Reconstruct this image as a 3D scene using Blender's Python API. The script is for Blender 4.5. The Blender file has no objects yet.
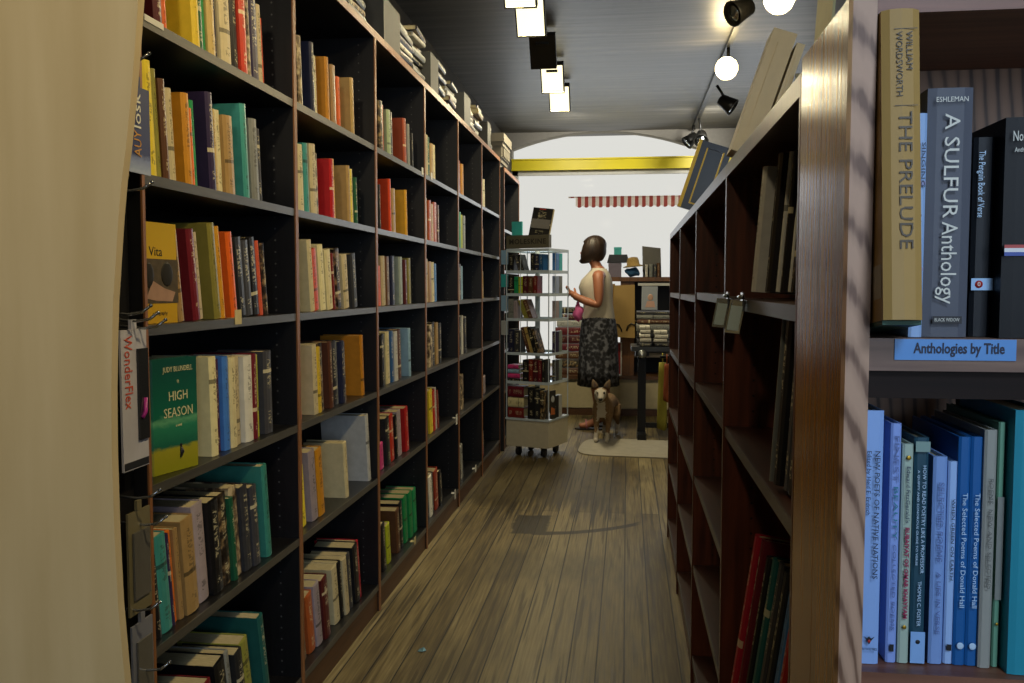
import bpy, bmesh, math, random
from mathutils import Vector, Matrix
R = random.Random(11)
scene = bpy.context.scene
COL = scene.collection
rad = math.radians

# ------------------------------------------------------------------ camera
F = 890.0
CAMH = 1.2
YAW, PITCH = rad(7.349), rad(3.504)
cd = bpy.data.cameras.new('camera')
cam = bpy.data.objects.new('camera', cd)
COL.objects.link(cam)
cam.location = (0, 0, CAMH)
cam.rotation_euler = (math.pi / 2 - PITCH, 0, YAW)
cd.sensor_width = 36.0
cd.lens = F * 36.0 / 1024
cd.clip_start = 0.05
scene.camera = cam
fv = Vector((-math.sin(YAW) * math.cos(PITCH), math.cos(YAW) * math.cos(PITCH), -math.sin(PITCH)))
rv = Vector((math.cos(YAW), math.sin(YAW), 0))
uv = rv.cross(fv)


def y_at(u, X, Z):
    """distance down the aisle of the point of picture column u on the line x=X, z=Z"""
    k = (u - 512) / F
    dz = Z - CAMH
    return (k * (X * fv.x + dz * fv.z) - X * rv.x) / (rv.y - k * fv.y)


def on_y(u, v, Y):
    d = rv * (u - 512) / F + uv * (341.5 - v) / F + fv
    t = Y / d.y
    return d.x * t, CAMH + d.z * t


# ------------------------------------------------------------------ materials
MATS = {}


def lin(c):
    return tuple((x / 12.92 if x <= .04045 else ((x + .055) / 1.055) ** 2.4) for x in c)


def rgb(h):
    return lin((int(h[0:2], 16) / 255, int(h[2:4], 16) / 255, int(h[4:6], 16) / 255))


class NT:
    def __init__(s, name):
        s.m = bpy.data.materials.new(name)
        s.m.use_nodes = True
        s.t = s.m.node_tree
        s.b = s.t.nodes['Principled BSDF']

    def n(s, typ, **kw):
        nd = s.t.nodes.new(typ)
        for k, v in kw.items():
            if k.startswith('i_'):
                key = k[2:]
                nd.inputs[int(key) if key.isdigit() else key.replace('_', ' ')].default_value = v
            else:
                setattr(nd, k, v)
        return nd

    def l(s, a, b):
        s.t.links.new(a, b)

    def math(s, op, a, b=None, c=None):
        nd = s.t.nodes.new('ShaderNodeMath')
        nd.operation = op
        for i, x in enumerate((a, b, c)):
            if x is None:
                continue
            if isinstance(x, (int, float)):
                nd.inputs[i].default_value = x
            else:
                s.l(x, nd.inputs[i])
        return nd.outputs[0]

    def mix(s, fac, a, b, blend='MIX'):
        nd = s.t.nodes.new('ShaderNodeMix')
        nd.data_type = 'RGBA'
        nd.blend_type = blend
        for sock, x in ((nd.inputs['Factor'], fac), (nd.inputs[6], a), (nd.inputs[7], b)):
            if isinstance(x, (int, float)):
                sock.default_value = x
            elif isinstance(x, tuple):
                sock.default_value = x if len(x) == 4 else (*x, 1)
            else:
                s.l(x, sock)
        return nd.outputs[2]

    def noise(s, vec, scale, detail=3, mapping=None):
        if mapping:
            mp = s.n('ShaderNodeMapping')
            mp.inputs['Scale'].default_value = mapping
            s.l(vec, mp.inputs['Vector'])
            vec = mp.outputs[0]
        nd = s.n('ShaderNodeTexNoise')
        nd.inputs['Scale'].default_value = scale
        nd.inputs['Detail'].default_value = detail
        s.l(vec, nd.inputs['Vector'])
        return nd.outputs['Fac']

    def ramp(s, fac, stops):
        nd = s.n('ShaderNodeValToRGB')
        cr = nd.color_ramp
        while len(cr.elements) < len(stops):
            cr.elements.new(0.5)
        for e, (p, c) in zip(cr.elements, stops):
            e.position = p
            e.color = (*c, 1)
        s.l(fac, nd.inputs[0])
        return nd.outputs[0]

    def coord(s, which='Object'):
        return s.n('ShaderNodeTexCoord').outputs[which]

    def setc(s, c):
        if isinstance(c, tuple):
            s.b.inputs['Base Color'].default_value = (*c, 1)
        else:
            s.l(c, s.b.inputs['Base Color'])

    def rough(s, r, spec=.5):
        s.b.inputs['Roughness'].default_value = r
        s.b.inputs['Specular IOR Level'].default_value = spec

    def bump(s, h, strength=.2, dist=.002):
        bp = s.n('ShaderNodeBump')
        bp.inputs['Strength'].default_value = strength
        bp.inputs['Distance'].default_value = dist
        s.l(h, bp.inputs['Height'])
        s.l(bp.outputs[0], s.b.inputs['Normal'])


def plain(name, hexc, rough=.5, metal=0, var=.12, scale=30, spec=.5):
    if name in MATS:
        return MATS[name]
    t = NT(name)
    c = rgb(hexc)
    nz = t.noise(t.coord(), scale)
    col = t.mix(nz, tuple(x * (1 - var) for x in c), tuple(min(1, x * (1 + var)) for x in c))
    t.setc(col)
    t.rough(rough, spec)
    t.b.inputs['Metallic'].default_value = metal
    MATS[name] = t.m
    return t.m


def wood(name, dark, light, axis='z', scale=6, rough=.4, stretch=14, pins=False, spec=.5, contrast=(.3, .7)):
    if name in MATS:
        return MATS[name]
    t = NT(name)
    co = t.coord()
    sc = {'x': (1, stretch, stretch), 'y': (stretch, 1, stretch), 'z': (stretch, stretch, 1)}[axis]
    n1 = t.noise(co, scale, 5, sc)
    n2 = t.noise(co, scale * .35, 3, tuple(s * .5 for s in sc))
    f = t.math('ADD', t.math('MULTIPLY', n1, .6), t.math('MULTIPLY', n2, .4))
    col = t.ramp(f, [(contrast[0], rgb(dark)), (contrast[1], rgb(light))])
    if pins:
        sep = t.n('ShaderNodeSeparateXYZ')
        t.l(co, sep.inputs[0])
        dx = t.math('SUBTRACT', t.math('ABSOLUTE', sep.outputs[0]), .06)
        zz = t.math('SUBTRACT', t.math('MODULO', sep.outputs[2], .032), .016)
        d2 = t.math('ADD', t.math('MULTIPLY', dx, dx), t.math('MULTIPLY', zz, zz))
        hole = t.math('LESS_THAN', d2, .0026 ** 2)
        col = t.mix(hole, col, rgb(pins))
    t.setc(col)
    t.rough(rough, spec)
    t.bump(n1, .08, .002)
    MATS[name] = t.m
    return t.m


def emis(name, col, strength):
    t = NT(name)
    t.setc(tuple(min(1, c) for c in col))
    t.b.inputs['Emission Color'].default_value = (*col, 1)
    t.b.inputs['Emission Strength'].default_value = strength
    return t.m


def glass(name, tint=(.9, .95, .95), alpha=.12):
    t = NT(name)
    tr = t.n('ShaderNodeBsdfTransparent')
    tr.inputs[0].default_value = (*tint, 1)
    gl = t.n('ShaderNodeBsdfGlossy')
    gl.inputs['Roughness'].default_value = .05
    gl.inputs['Color'].default_value = (.9, .95, 1, 1)
    mx = t.n('ShaderNodeMixShader')
    lw = t.n('ShaderNodeLayerWeight')
    lw.inputs[0].default_value = .3
    t.l(t.math('ADD', t.math('MULTIPLY', lw.outputs['Fresnel'], .5 if alpha > .05 else .012), alpha), mx.inputs[0])
    t.l(tr.outputs[0], mx.inputs[1])
    t.l(gl.outputs[0], mx.inputs[2])
    t.l(mx.outputs[0], t.t.nodes['Material Output'].inputs[0])
    return t.m


BC = {  # book cloth / jacket colours
    'red': 'b01c22', 'dark red': '6e1a20', 'maroon': '4c1820', 'orange': 'd2571a', 'coral': 'd05a3c', 'tan': 'a88a55', 'cream': 'c9bd92',
    'white': 'd2d0c4', 'yellow': 'd8c02a', 'mustard': 'c88f1c', 'golden brown': 'a06a14', 'olive': '8d8a3e', 'green': '1f8a4c', 'dark green': '1f5a40', 'teal': '3c8a80', 'dark teal': '1d5a55',
    'pale green': '9db38a', 'pale blue': '8fb2cf', 'blue': '3c78b4', 'deep blue': '1c4f86', 'navy': '20243f', 'purple': '33274a', 'black': '17171a',
    'charcoal': '3a3b40', 'grey': '80837f', 'pale grey': 'b0b2b0', 'lilac': 'a2959a', 'brown': '5c3c26', 'rust': 'a24a26', 'pink': 'c83c82',
    'sky blue': '86aee2', 'pale lilac': 'a9b4dc', 'dark': '222426', 'patterned': '8a7a5c', 'dark patterned': '3c322a', 'grey-green': '87938a', 'yellow-green': 'b3c02a',
    'turquoise': '3fb0b0'}
BOOKM = {}


def book_mat(cname):
    if cname in BOOKM:
        return BOOKM[cname]
    t = NT('book_' + cname.replace(' ', '_').replace('-', '_'))
    c = rgb(BC[cname])
    lum = .3 * c[0] + .6 * c[1] + .1 * c[2]
    ink = rgb('20201c') if lum > .16 else rgb('d8cfa8')
    gen = t.coord('Generated')
    obj = t.coord('Object')
    oi = t.n('ShaderNodeObjectInfo')
    rnd = oi.outputs['Random']
    sep = t.n('ShaderNodeSeparateXYZ')
    t.l(gen, sep.inputs[0])
    x, y, z = sep.outputs
    spine = t.math('LESS_THAN', y, .04)
    mid = t.math('MULTIPLY', t.math('GREATER_THAN', x, .3), t.math('LESS_THAN', x, .7))
    lo = t.math('ADD', t.math('MULTIPLY', rnd, .2), .36)
    b1 = t.math('MULTIPLY', t.math('GREATER_THAN', z, lo), t.math('LESS_THAN', z, .9))
    b2 = t.math('MULTIPLY', t.math('GREATER_THAN', z, .1), t.math('LESS_THAN', z, t.math('MULTIPLY_ADD', rnd, .12, .16)))
    band = t.math('MAXIMUM', b1, b2)
    cm = t.n('ShaderNodeCombineXYZ')
    t.l(t.math('MULTIPLY', x, 3.0), cm.inputs[0])
    t.l(t.math('MULTIPLY', rnd, 37.0), cm.inputs[1])
    t.l(t.math('MULTIPLY', z, 34.0), cm.inputs[2])
    let = t.math('GREATER_THAN', t.noise(cm.outputs[0], 1.3, 2), .53)
    ink_mask = t.math('MULTIPLY', t.math('MULTIPLY', spine, mid), t.math('MULTIPLY', band, let))
    ink_mask = t.math('MULTIPLY', ink_mask, .5)
    # wear, slight tint change per copy, printed picture on patterned covers
    off = t.n('ShaderNodeVectorMath', operation='ADD')
    t.l(obj, off.inputs[0])
    cv = t.n('ShaderNodeCombineXYZ')
    t.l(t.math('MULTIPLY', rnd, 9.0), cv.inputs[0])
    t.l(cv.outputs[0], off.inputs[1])
    wear = t.noise(off.outputs[0], 45, 4)
    if 'patterned' in cname:
        pn = t.noise(off.outputs[0], 38, 3)
        a, b = ((rgb('3a2c20'), rgb('cfc096')) if cname == 'patterned' else (rgb('15110f'), rgb('8d7450')))
        base = t.ramp(pn, [(.38, a), (.5, c), (.62, b)])
    else:
        base = t.mix(wear, tuple(q * .78 for q in c), tuple(min(1, q * 1.15 + .004) for q in c))
    hs = t.n('ShaderNodeHueSaturation')
    t.l(t.math('MULTIPLY_ADD', rnd, .03, .485), hs.inputs['Hue'])
    t.l(t.math('MULTIPLY_ADD', rnd, .4, .8), hs.inputs['Value'])
    t.l(base, hs.inputs['Color'])
    # a printed band across the spine
    bz = t.math('MULTIPLY', t.math('LESS_THAN', t.math('ABSOLUTE', t.math('SUBTRACT', z, t.math('MULTIPLY_ADD', rnd, .6, .2))), .022), spine)
    bz = t.math('MULTIPLY', bz, t.math('GREATER_THAN', t.math('FRACT', t.math('MULTIPLY', rnd, 7.3)), .55))
    col = t.mix(t.math('MULTIPLY', bz, .7), hs.outputs[0], ink)
    col = t.mix(ink_mask, col, ink)
    t.setc(col)
    t.rough(.38 if lum < .3 else .5, .4)
    BOOKM[cname] = t.m
    return t.m


def paper_mat():
    if 'paper' in MATS:
        return MATS['paper']
    t = NT('page_edges')
    nz = t.noise(t.coord(), 60, 2, (12, 1, .4))
    t.setc(t.mix(nz, rgb('8f8462'), rgb('cfc39c')))
    t.rough(.8, .2)
    MATS['paper'] = t.m
    return t.m


# ------------------------------------------------------------------ mesh helpers
class MB:
    """collects shapes and links them as ONE mesh object"""

    def __init__(s):
        s.bm = bmesh.new()
        s.mi = 0

    def _tag(s, faces, mi):
        for f in faces:
            f.material_index = mi if mi is not None else s.mi

    def box(s, x0, x1, y0, y1, z0, z1, mi=None, M=None):
        vs = [s.bm.verts.new((x, y, z)) for x in (x0, x1) for y in (y0, y1) for z in (z0, z1)]
        if M is not None:
            for v in vs:
                v.co = M @ v.co
        q = [(0, 1, 3, 2), (4, 6, 7, 5), (0, 4, 5, 1), (2, 3, 7, 6), (0, 2, 6, 4), (1, 5, 7, 3)]
        fs = [s.bm.faces.new([vs[i] for i in f]) for f in q]
        s._tag(fs, mi)
        return fs

    def prism(s, pts, vec, mi=None, M=None):
        """closed polygon of 3-D points swept along vec"""
        vec = Vector(vec)
        a = [s.bm.verts.new(Vector(p)) for p in pts]
        b = [s.bm.verts.new(Vector(p) + vec) for p in pts]
        if M is not None:
            for v in a + b:
                v.co = M @ v.co
        n = len(pts)
        fs = [s.bm.faces.new(a[::-1]), s.bm.faces.new(b)]
        for i in range(n):
            fs.append(s.bm.faces.new([a[i], a[(i + 1) % n], b[(i + 1) % n], b[i]]))
        s._tag(fs, mi)
        return fs

    def tube(s, pts, r, seg=8, mi=None, cap=True, closed=False):
        pts = [Vector(p) for p in pts]
        rr = r if isinstance(r, (list, tuple)) else [r] * len(pts)
        rings = []
        n = len(pts)
        prev = None
        for i, p in enumerate(pts):
            a = pts[(i - 1) % n] if (i or closed) else p
            b = pts[(i + 1) % n] if (i < n - 1 or closed) else p
            d = (b - a).normalized()
            if prev is None:
                side = d.orthogonal().normalized()
            else:
                side = (prev - d * prev.dot(d))
                side = side.normalized() if side.length > 1e-6 else d.orthogonal().normalized()
            prev = side
            up = d.cross(side)
            rings.append([s.bm.verts.new(p + (side * math.cos(t) + up * math.sin(t)) * rr[i]) for t in (2 * math.pi * k / seg for k in range(seg))])
        fs = []
        for i in range(n if closed else n - 1):
            A, B = rings[i], rings[(i + 1) % n]
            for k in range(seg):
                fs.append(s.bm.faces.new([A[k], A[(k + 1) % seg], B[(k + 1) % seg], B[k]]))
        if cap and not closed:
            fs.append(s.bm.faces.new(rings[0][::-1]))
            fs.append(s.bm.faces.new(rings[-1]))
        for f in fs:
            f.smooth = True
        s._tag(fs, mi)

    def loft(s, rings, mi=None, cap=True, smooth=True):
        """rings: lists of points, same count"""
        rs = [[s.bm.verts.new(Vector(p)) for p in r] for r in rings]
        n = len(rs[0])
        fs = []
        for A, B in zip(rs, rs[1:]):
            for k in range(n):
                fs.append(s.bm.faces.new([A[k], A[(k + 1) % n], B[(k + 1) % n], B[k]]))
        if cap:
            fs.append(s.bm.faces.new(rs[0][::-1]))
            fs.append(s.bm.faces.new(rs[-1]))
        for f in fs:
            f.smooth = smooth
        s._tag(fs, mi)

    def lathe(s, prof, c=(0, 0, 0), seg=16, mi=None, axis='z', M=None):
        rings = []
        for r, z in prof:
            ring = []
            for k in range(seg):
                t = 2 * math.pi * k / seg
                p = Vector((r * math.cos(t), r * math.sin(t), z))
                if M is not None:
                    p = M @ p
                ring.append(p + Vector(c))
            rings.append(ring)
        s.loft(rings, mi)

    def sphere(s, c, r, seg=12, mi=None, sc=(1, 1, 1)):
        g = bmesh.ops.create_uvsphere(s.bm, u_segments=seg, v_segments=max(6, seg // 2), radius=r)
        fs = set()
        for v in g['verts']:
            v.co = Vector((v.co.x * sc[0], v.co.y * sc[1], v.co.z * sc[2])) + Vector(c)
            fs.update(v.link_faces)
        for f in fs:
            f.smooth = True
        s._tag(fs, mi)

    def build(s, name, mats, parent=None, loc=(0, 0, 0), rot=(0, 0, 0), bevel=0, kind=None):
        if bevel:
            ed = [e for e in s.bm.edges if len(e.link_faces) == 2 and e.calc_face_angle(0) > .6]
            bmesh.ops.bevel(s.bm, geom=ed, offset=bevel, segments=2, affect='EDGES', profile=.6)
        bmesh.ops.recalc_face_normals(s.bm, faces=s.bm.faces[:])
        me = bpy.data.meshes.new(name)
        s.bm.to_mesh(me)
        s.bm.free()
        for m in (mats if isinstance(mats, (list, tuple)) else [mats]):
            me.materials.append(m)
        o = bpy.data.objects.new(name, me)
        COL.objects.link(o)
        o.location = loc
        o.rotation_euler = rot
        if parent:
            o.parent = parent
        if kind:
            o['kind'] = kind
        return o


def tag(o, label, cat, group=None):
    o['label'] = label
    o['category'] = cat
    if group:
        o['group'] = group
    return o


def empty(name, loc=(0, 0, 0), rot=(0, 0, 0)):
    o = bpy.data.objects.new(name, None)
    COL.objects.link(o)
    o.location = loc
    o.rotation_euler = rot
    o.empty_display_size = .05
    return o


def from_modifiers(o):
    """bake an object's modifiers into its mesh"""
    dg = bpy.context.evaluated_depsgraph_get()
    me = bpy.data.meshes.new_from_object(o.evaluated_get(dg))
    mats = [s.material for s in o.material_slots]
    o.modifiers.clear()
    o.data = me
    if not me.materials:
        for m in mats:
            me.materials.append(m)
    return o


def text(s, size, mat, parent, loc, mode='down', align='CENTER', squash=1.0, name='lettering', spacing=1.0, extrude=.0002, shear=0, bold=0, fit=None):
    """mode down: reads top to bottom on a spine facing local -y; across: horizontal on a face towards -y; face: horizontal on a face towards +x"""
    cu = bpy.data.curves.new(name, 'FONT')
    cu.body = s
    cu.size = size
    cu.align_x = align
    cu.align_y = 'CENTER'
    cu.extrude = extrude
    cu.space_character = spacing
    cu.resolution_u = 2
    cu.offset = bold
    cu.shear = shear
    tmp = bpy.data.objects.new(name, cu)
    COL.objects.link(tmp)
    dg = bpy.context.evaluated_depsgraph_get()
    dg.update()
    me = bpy.data.meshes.new_from_object(tmp.evaluated_get(dg))
    bpy.data.objects.remove(tmp)
    me.materials.clear()
    me.materials.append(mat)
    if fit:
        xs = [v.co.x for v in me.vertices]
        squash = fit / max(1e-5, max(xs) - min(xs))
        mid = (max(xs) + min(xs)) / 2
        for v in me.vertices:
            v.co.x -= mid
    S = Matrix.Diagonal((squash, 1, 1, 1))
    A = {'down': Matrix(((0, 1, 0), (0, 0, -1), (-1, 0, 0))), 'across': Matrix(((1, 0, 0), (0, 0, -1), (0, 1, 0))),
         'face': Matrix(((0, 0, 1), (1, 0, 0), (0, 1, 0))), 'facedown': Matrix(((0, 0, 1), (0, 1, 0), (-1, 0, 0))),
         'faceup': Matrix(((0, 0, 1), (0, -1, 0), (1, 0, 0)))}[mode].to_4x4()
    me.transform(A @ S)
    o = bpy.data.objects.new(name, me)
    COL.objects.link(o)
    o.location = loc
    o.parent = parent
    return o


def spine_text(o, t, h, s, ft, fb, xf, cap, mat, yoff=-.0045, bold=0):
    """lettering running down a spine between the fractions ft and fb of its height (from the top); cap: letter height as a share of the thickness"""
    return text(s, cap * t / .72, mat, o, (t * xf, yoff, h * (1 - (ft + fb) / 2)), 'down', fit=h * (fb - ft), bold=bold)


# ------------------------------------------------------------------ room
m_floor = NT('plank_floor')
co = m_floor.coord()
mp = m_floor.n('ShaderNodeMapping')
mp.inputs['Rotation'].default_value = (0, 0, rad(90))
m_floor.l(co, mp.inputs[0])
br = m_floor.n('ShaderNodeTexBrick')
br.inputs['Color1'].default_value = (0, 0, 0, 1)
br.inputs['Color2'].default_value = (1, 1, 1, 1)
br.inputs['Mortar'].default_value = (.5, .5, .5, 1)
br.inputs['Scale'].default_value = 1
br.inputs['Mortar Size'].default_value = .0027
br.inputs['Mortar Smooth'].default_value = .3
br.inputs['Bias'].default_value = 0
br.inputs['Brick Width'].default_value = 4.7
br.inputs['Row Height'].default_value = .088
br.offset = .37
m_floor.l(mp.outputs[0], br.inputs['Vector'])
gr = m_floor.noise(co, 5, 6, (24, .8, 1))
stk = m_floor.noise(co, 3.1, 5, (17, .45, 1))
blot = m_floor.noise(co, 1.7, 5, (1.6, .8, 1))
gr2 = m_floor.noise(co, 1.6, 4, (3, .6, 1))
tone = m_floor.math('ADD', m_floor.math('MULTIPLY', br.outputs['Color'], .17), m_floor.math('ADD', m_floor.math('MULTIPLY', gr, .5), m_floor.math('MULTIPLY', gr2, .46)))
col = m_floor.ramp(tone, [(.32, rgb('352a17')), (.47, rgb('5a4d2f')), (.6, rgb('7b6e4a')), (.76, rgb('9a8e6a'))])
dstk = m_floor.n('ShaderNodeMapRange', interpolation_type='SMOOTHSTEP', i_1=.53, i_2=.66)
m_floor.l(stk, dstk.inputs[0])
dbl = m_floor.n('ShaderNodeMapRange', interpolation_type='SMOOTHSTEP', i_1=.54, i_2=.68)
m_floor.l(blot, dbl.inputs[0])
col = m_floor.mix(m_floor.math('MINIMUM', m_floor.math('ADD', m_floor.math('MULTIPLY', dstk.outputs[0], .72), m_floor.math('MULTIPLY', dbl.outputs[0], .38)), .7), col, rgb('2e2414'))
col = m_floor.mix(br.outputs['Fac'], col, rgb('120e08'))
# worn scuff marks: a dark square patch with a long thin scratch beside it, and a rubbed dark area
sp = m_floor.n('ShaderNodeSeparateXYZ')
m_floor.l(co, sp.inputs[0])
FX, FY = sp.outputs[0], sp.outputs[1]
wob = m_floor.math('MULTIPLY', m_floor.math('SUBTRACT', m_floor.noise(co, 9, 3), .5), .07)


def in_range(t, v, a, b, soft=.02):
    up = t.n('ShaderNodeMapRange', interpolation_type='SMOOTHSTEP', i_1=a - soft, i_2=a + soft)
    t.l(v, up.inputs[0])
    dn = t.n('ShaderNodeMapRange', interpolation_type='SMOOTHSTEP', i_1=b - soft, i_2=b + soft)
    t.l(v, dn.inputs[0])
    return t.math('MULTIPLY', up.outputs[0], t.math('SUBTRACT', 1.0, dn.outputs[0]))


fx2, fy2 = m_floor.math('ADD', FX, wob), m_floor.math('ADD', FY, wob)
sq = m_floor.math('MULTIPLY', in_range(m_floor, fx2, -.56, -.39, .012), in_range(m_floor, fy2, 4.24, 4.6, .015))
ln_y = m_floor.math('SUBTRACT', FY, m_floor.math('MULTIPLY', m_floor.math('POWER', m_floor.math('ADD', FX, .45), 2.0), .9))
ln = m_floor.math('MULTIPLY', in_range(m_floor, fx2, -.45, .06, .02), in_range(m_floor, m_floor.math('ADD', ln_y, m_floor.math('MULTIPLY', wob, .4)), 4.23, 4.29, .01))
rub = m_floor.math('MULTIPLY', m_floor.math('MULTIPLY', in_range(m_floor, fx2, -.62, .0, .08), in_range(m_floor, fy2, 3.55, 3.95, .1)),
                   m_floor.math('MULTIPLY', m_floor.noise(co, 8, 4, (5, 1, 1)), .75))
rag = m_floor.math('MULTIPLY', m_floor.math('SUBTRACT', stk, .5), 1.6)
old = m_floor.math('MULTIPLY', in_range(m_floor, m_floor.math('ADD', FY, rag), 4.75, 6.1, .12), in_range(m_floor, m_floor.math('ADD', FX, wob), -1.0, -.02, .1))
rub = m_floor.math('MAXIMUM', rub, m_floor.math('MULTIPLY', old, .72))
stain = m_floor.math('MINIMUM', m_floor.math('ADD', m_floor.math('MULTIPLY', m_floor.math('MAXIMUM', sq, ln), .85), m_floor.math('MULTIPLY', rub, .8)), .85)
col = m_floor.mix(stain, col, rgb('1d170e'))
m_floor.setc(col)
m_floor.b.inputs['Specular IOR Level'].default_value = .28
m_floor.l(m_floor.math('MULTIPLY_ADD', gr, .3, .36), m_floor.b.inputs['Roughness'])
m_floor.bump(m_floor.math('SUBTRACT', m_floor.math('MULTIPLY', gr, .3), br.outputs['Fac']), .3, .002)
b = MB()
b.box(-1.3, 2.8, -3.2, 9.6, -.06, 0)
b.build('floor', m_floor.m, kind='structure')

m_ceil = NT('dark_board_ceiling')
co = m_ceil.coord()
s1 = m_ceil.noise(co, 3.2, 5, (.35, 5, 1))
s2 = m_ceil.noise(co, 1.1, 3, (.3, 1.6, 1))
sep = m_ceil.n('ShaderNodeSeparateXYZ')
m_ceil.l(co, sep.inputs[0])
jn = m_ceil.math('LESS_THAN', m_ceil.math('MODULO', m_ceil.math('ADD', sep.outputs[1], 10.0), .16), .006)
tone = m_ceil.math('ADD', m_ceil.math('MULTIPLY', s1, .6), m_ceil.math('MULTIPLY', s2, .4))
col = m_ceil.ramp(tone, [(.3, rgb('2c2a26')), (.5, rgb('4a4741')), (.7, rgb('6d6962'))])
m_ceil.setc(m_ceil.mix(m_ceil.math('MULTIPLY', jn, .35), col, rgb('1c1a17')))
m_ceil.rough(.42, .5)
m_ceil.bump(s1, .25, .01)
b = MB()
b.box(-1.3, 2.8, -3.2, 9.6, 2.8, 2.9)
b.build('ceiling', m_ceil.m, kind='structure')

m_wall = plain('dull_plaster', '8f8a80', .8)
m_wall_d = plain('dark_plaster', '3a3630', .8)
b = MB(); b.box(-1.4, -1.3, -3.2, 9.6, 0, 2.8); b.build('wall_left', m_wall_d, kind='structure')
b = MB(); b.box(2.8, 2.9, -3.2, 9.6, 0, 2.8); b.build('wall_right', m_wall, kind='structure')
b = MB()
b.box(-1.3, 2.8, -3.3, -3.2, 0, .8)
b.box(-1.3, 2.8, -3.3, -3.2, 2.5, 2.8)
b.box(-1.3, .2, -3.3, -3.2, .8, 2.5)
b.box(2.2, 2.8, -3.3, -3.2, .8, 2.5)
b.build('wall_rear', m_wall, kind='structure')
m_frame = plain('window_paint', 'c9c6ba', .5)
m_pane = glass('shop_window_glass', (.99, .99, .99), .0)
b = MB()
for x0, x1 in ((.2, .26), (1.17, 1.23), (2.14, 2.2)):
    b.box(x0, x1, -3.28, -3.22, .8, 2.5)
b.box(.2, 2.2, -3.281, -3.219, .8, .86); b.box(.2, 2.2, -3.281, -3.219, 2.44, 2.5)
w2 = b.build('window_2', m_frame, kind='structure')
b = MB(); b.box(.26, 2.14, -3.252, -3.248, .86, 2.44); b.build('glass_pane', m_pane, w2)

# street front: knee wall, yellow steel beam, transom under a light-bloom arc
YW = 9.3
m_white = plain('white_soffit', 'cfcdc2', .8)
b = MB()
b.box(-1.3, -1.2, YW, YW + .15, 0, 2.8)
b.box(1.9, 2.8, YW, YW + .15, 0, 2.8)
b.box(-1.2, 1.9, YW, YW + .15, 0, .34)
# header over the transom, its arc shaped after light bloom on the ceiling
N = 24
lo = [(-1.2 + 3.1 * i / N) for i in range(N + 1)]
arc = [2.8 - .2 * min(1, ((x + .28) / 1.0) ** 2) if x < .9 else 2.6 for x in lo]
pts = [(x, YW, z) for x, z in zip(lo, arc)] + [(1.9, YW, 2.8001), (-1.2, YW, 2.8001)]
pts2 = []
for p in pts:
    if not pts2 or (Vector(p) - Vector(pts2[-1])).length > 1e-4:
        pts2.append(p)
for i in range(N):
    z0, z1 = arc[i], arc[i + 1]
    b.prism([(lo[i], YW, z0), (lo[i + 1], YW, z1), (lo[i + 1], YW, 2.82), (lo[i], YW, 2.82)], (0, .15, 0))
b.build('wall_front', m_wall, kind='structure')
m_yel = plain('yellow_beam_paint', 'e0cc00', .45, var=.1, scale=8)
b = MB()
b.box(-1.2, 1.9, YW - .02, YW + .12, 2.41, 2.52)
b.box(-1.2, 1.9, YW - .04, YW - .02, 2.405, 2.42)
b.box(-1.2, 1.9, YW - .04, YW - .02, 2.51, 2.525)
b.build('trim_1', m_yel, kind='structure')
b = MB()
for x0 in (-1.2, 1.84):
    b.box(x0, x0 + .06, YW + .03, YW + .09, .34, 2.41)
b.box(-1.2, 1.9, YW + .029, YW + .091, .34, .40)
b.box(-1.2, 1.9, YW + .03, YW + .06, 2.36, 2.41)
w1 = b.build('window_1', m_frame, kind='structure')
b = MB(); b.box(-1.14, 1.84, YW + .058, YW + .062, .40, 2.36); b.build('glass_pane', m_pane, w1)
# striped awning fringe hanging outside the window
m_aw = NT('striped_awning_cloth')
co = m_aw.coord()
sep = m_aw.n('ShaderNodeSeparateXYZ'); m_aw.l(co, sep.inputs[0])
st = m_aw.math('LESS_THAN', m_aw.math('FRACT', m_aw.math('MULTIPLY', m_aw.math('ADD', sep.outputs[0], 5), 13.0)), .5)
cc = m_aw.mix(st, rgb('efe9e0'), rgb('bd6f66'))
dif = m_aw.n('ShaderNodeBsdfDiffuse'); m_aw.l(cc, dif.inputs[0])
trl = m_aw.n('ShaderNodeBsdfTranslucent'); m_aw.l(cc, trl.inputs[0])
mxs = m_aw.n('ShaderNodeMixShader'); mxs.inputs[0].default_value = .7
m_aw.l(dif.outputs[0], mxs.inputs[1]); m_aw.l(trl.outputs[0], mxs.inputs[2])
m_aw.l(mxs.outputs[0], m_aw.t.nodes['Material Output'].inputs[0])
b = MB()
YA = 9.75
nn = 30
for i in range(nn):
    x0 = -.56 + i * 2.3 / nn
    x1 = x0 + 2.3 / nn
    xm = (x0 + x1) / 2
    zt, zb = 2.17, 2.06
    b.prism([(x0, YA, zt), (x0, YA, zb + .02), (xm - .01, YA, zb), (xm + .01, YA, zb), (x1, YA, zb + .02), (x1, YA, zt)], (0, .006, 0))
b.tube([(-.64, YA + .004, 2.172), (1.74, YA + .004, 2.172)], .008)
tag(b.build('outside_valance', m_aw.m), 'red and white striped awning fringe hanging outside the bright shop window', 'awning')

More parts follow.
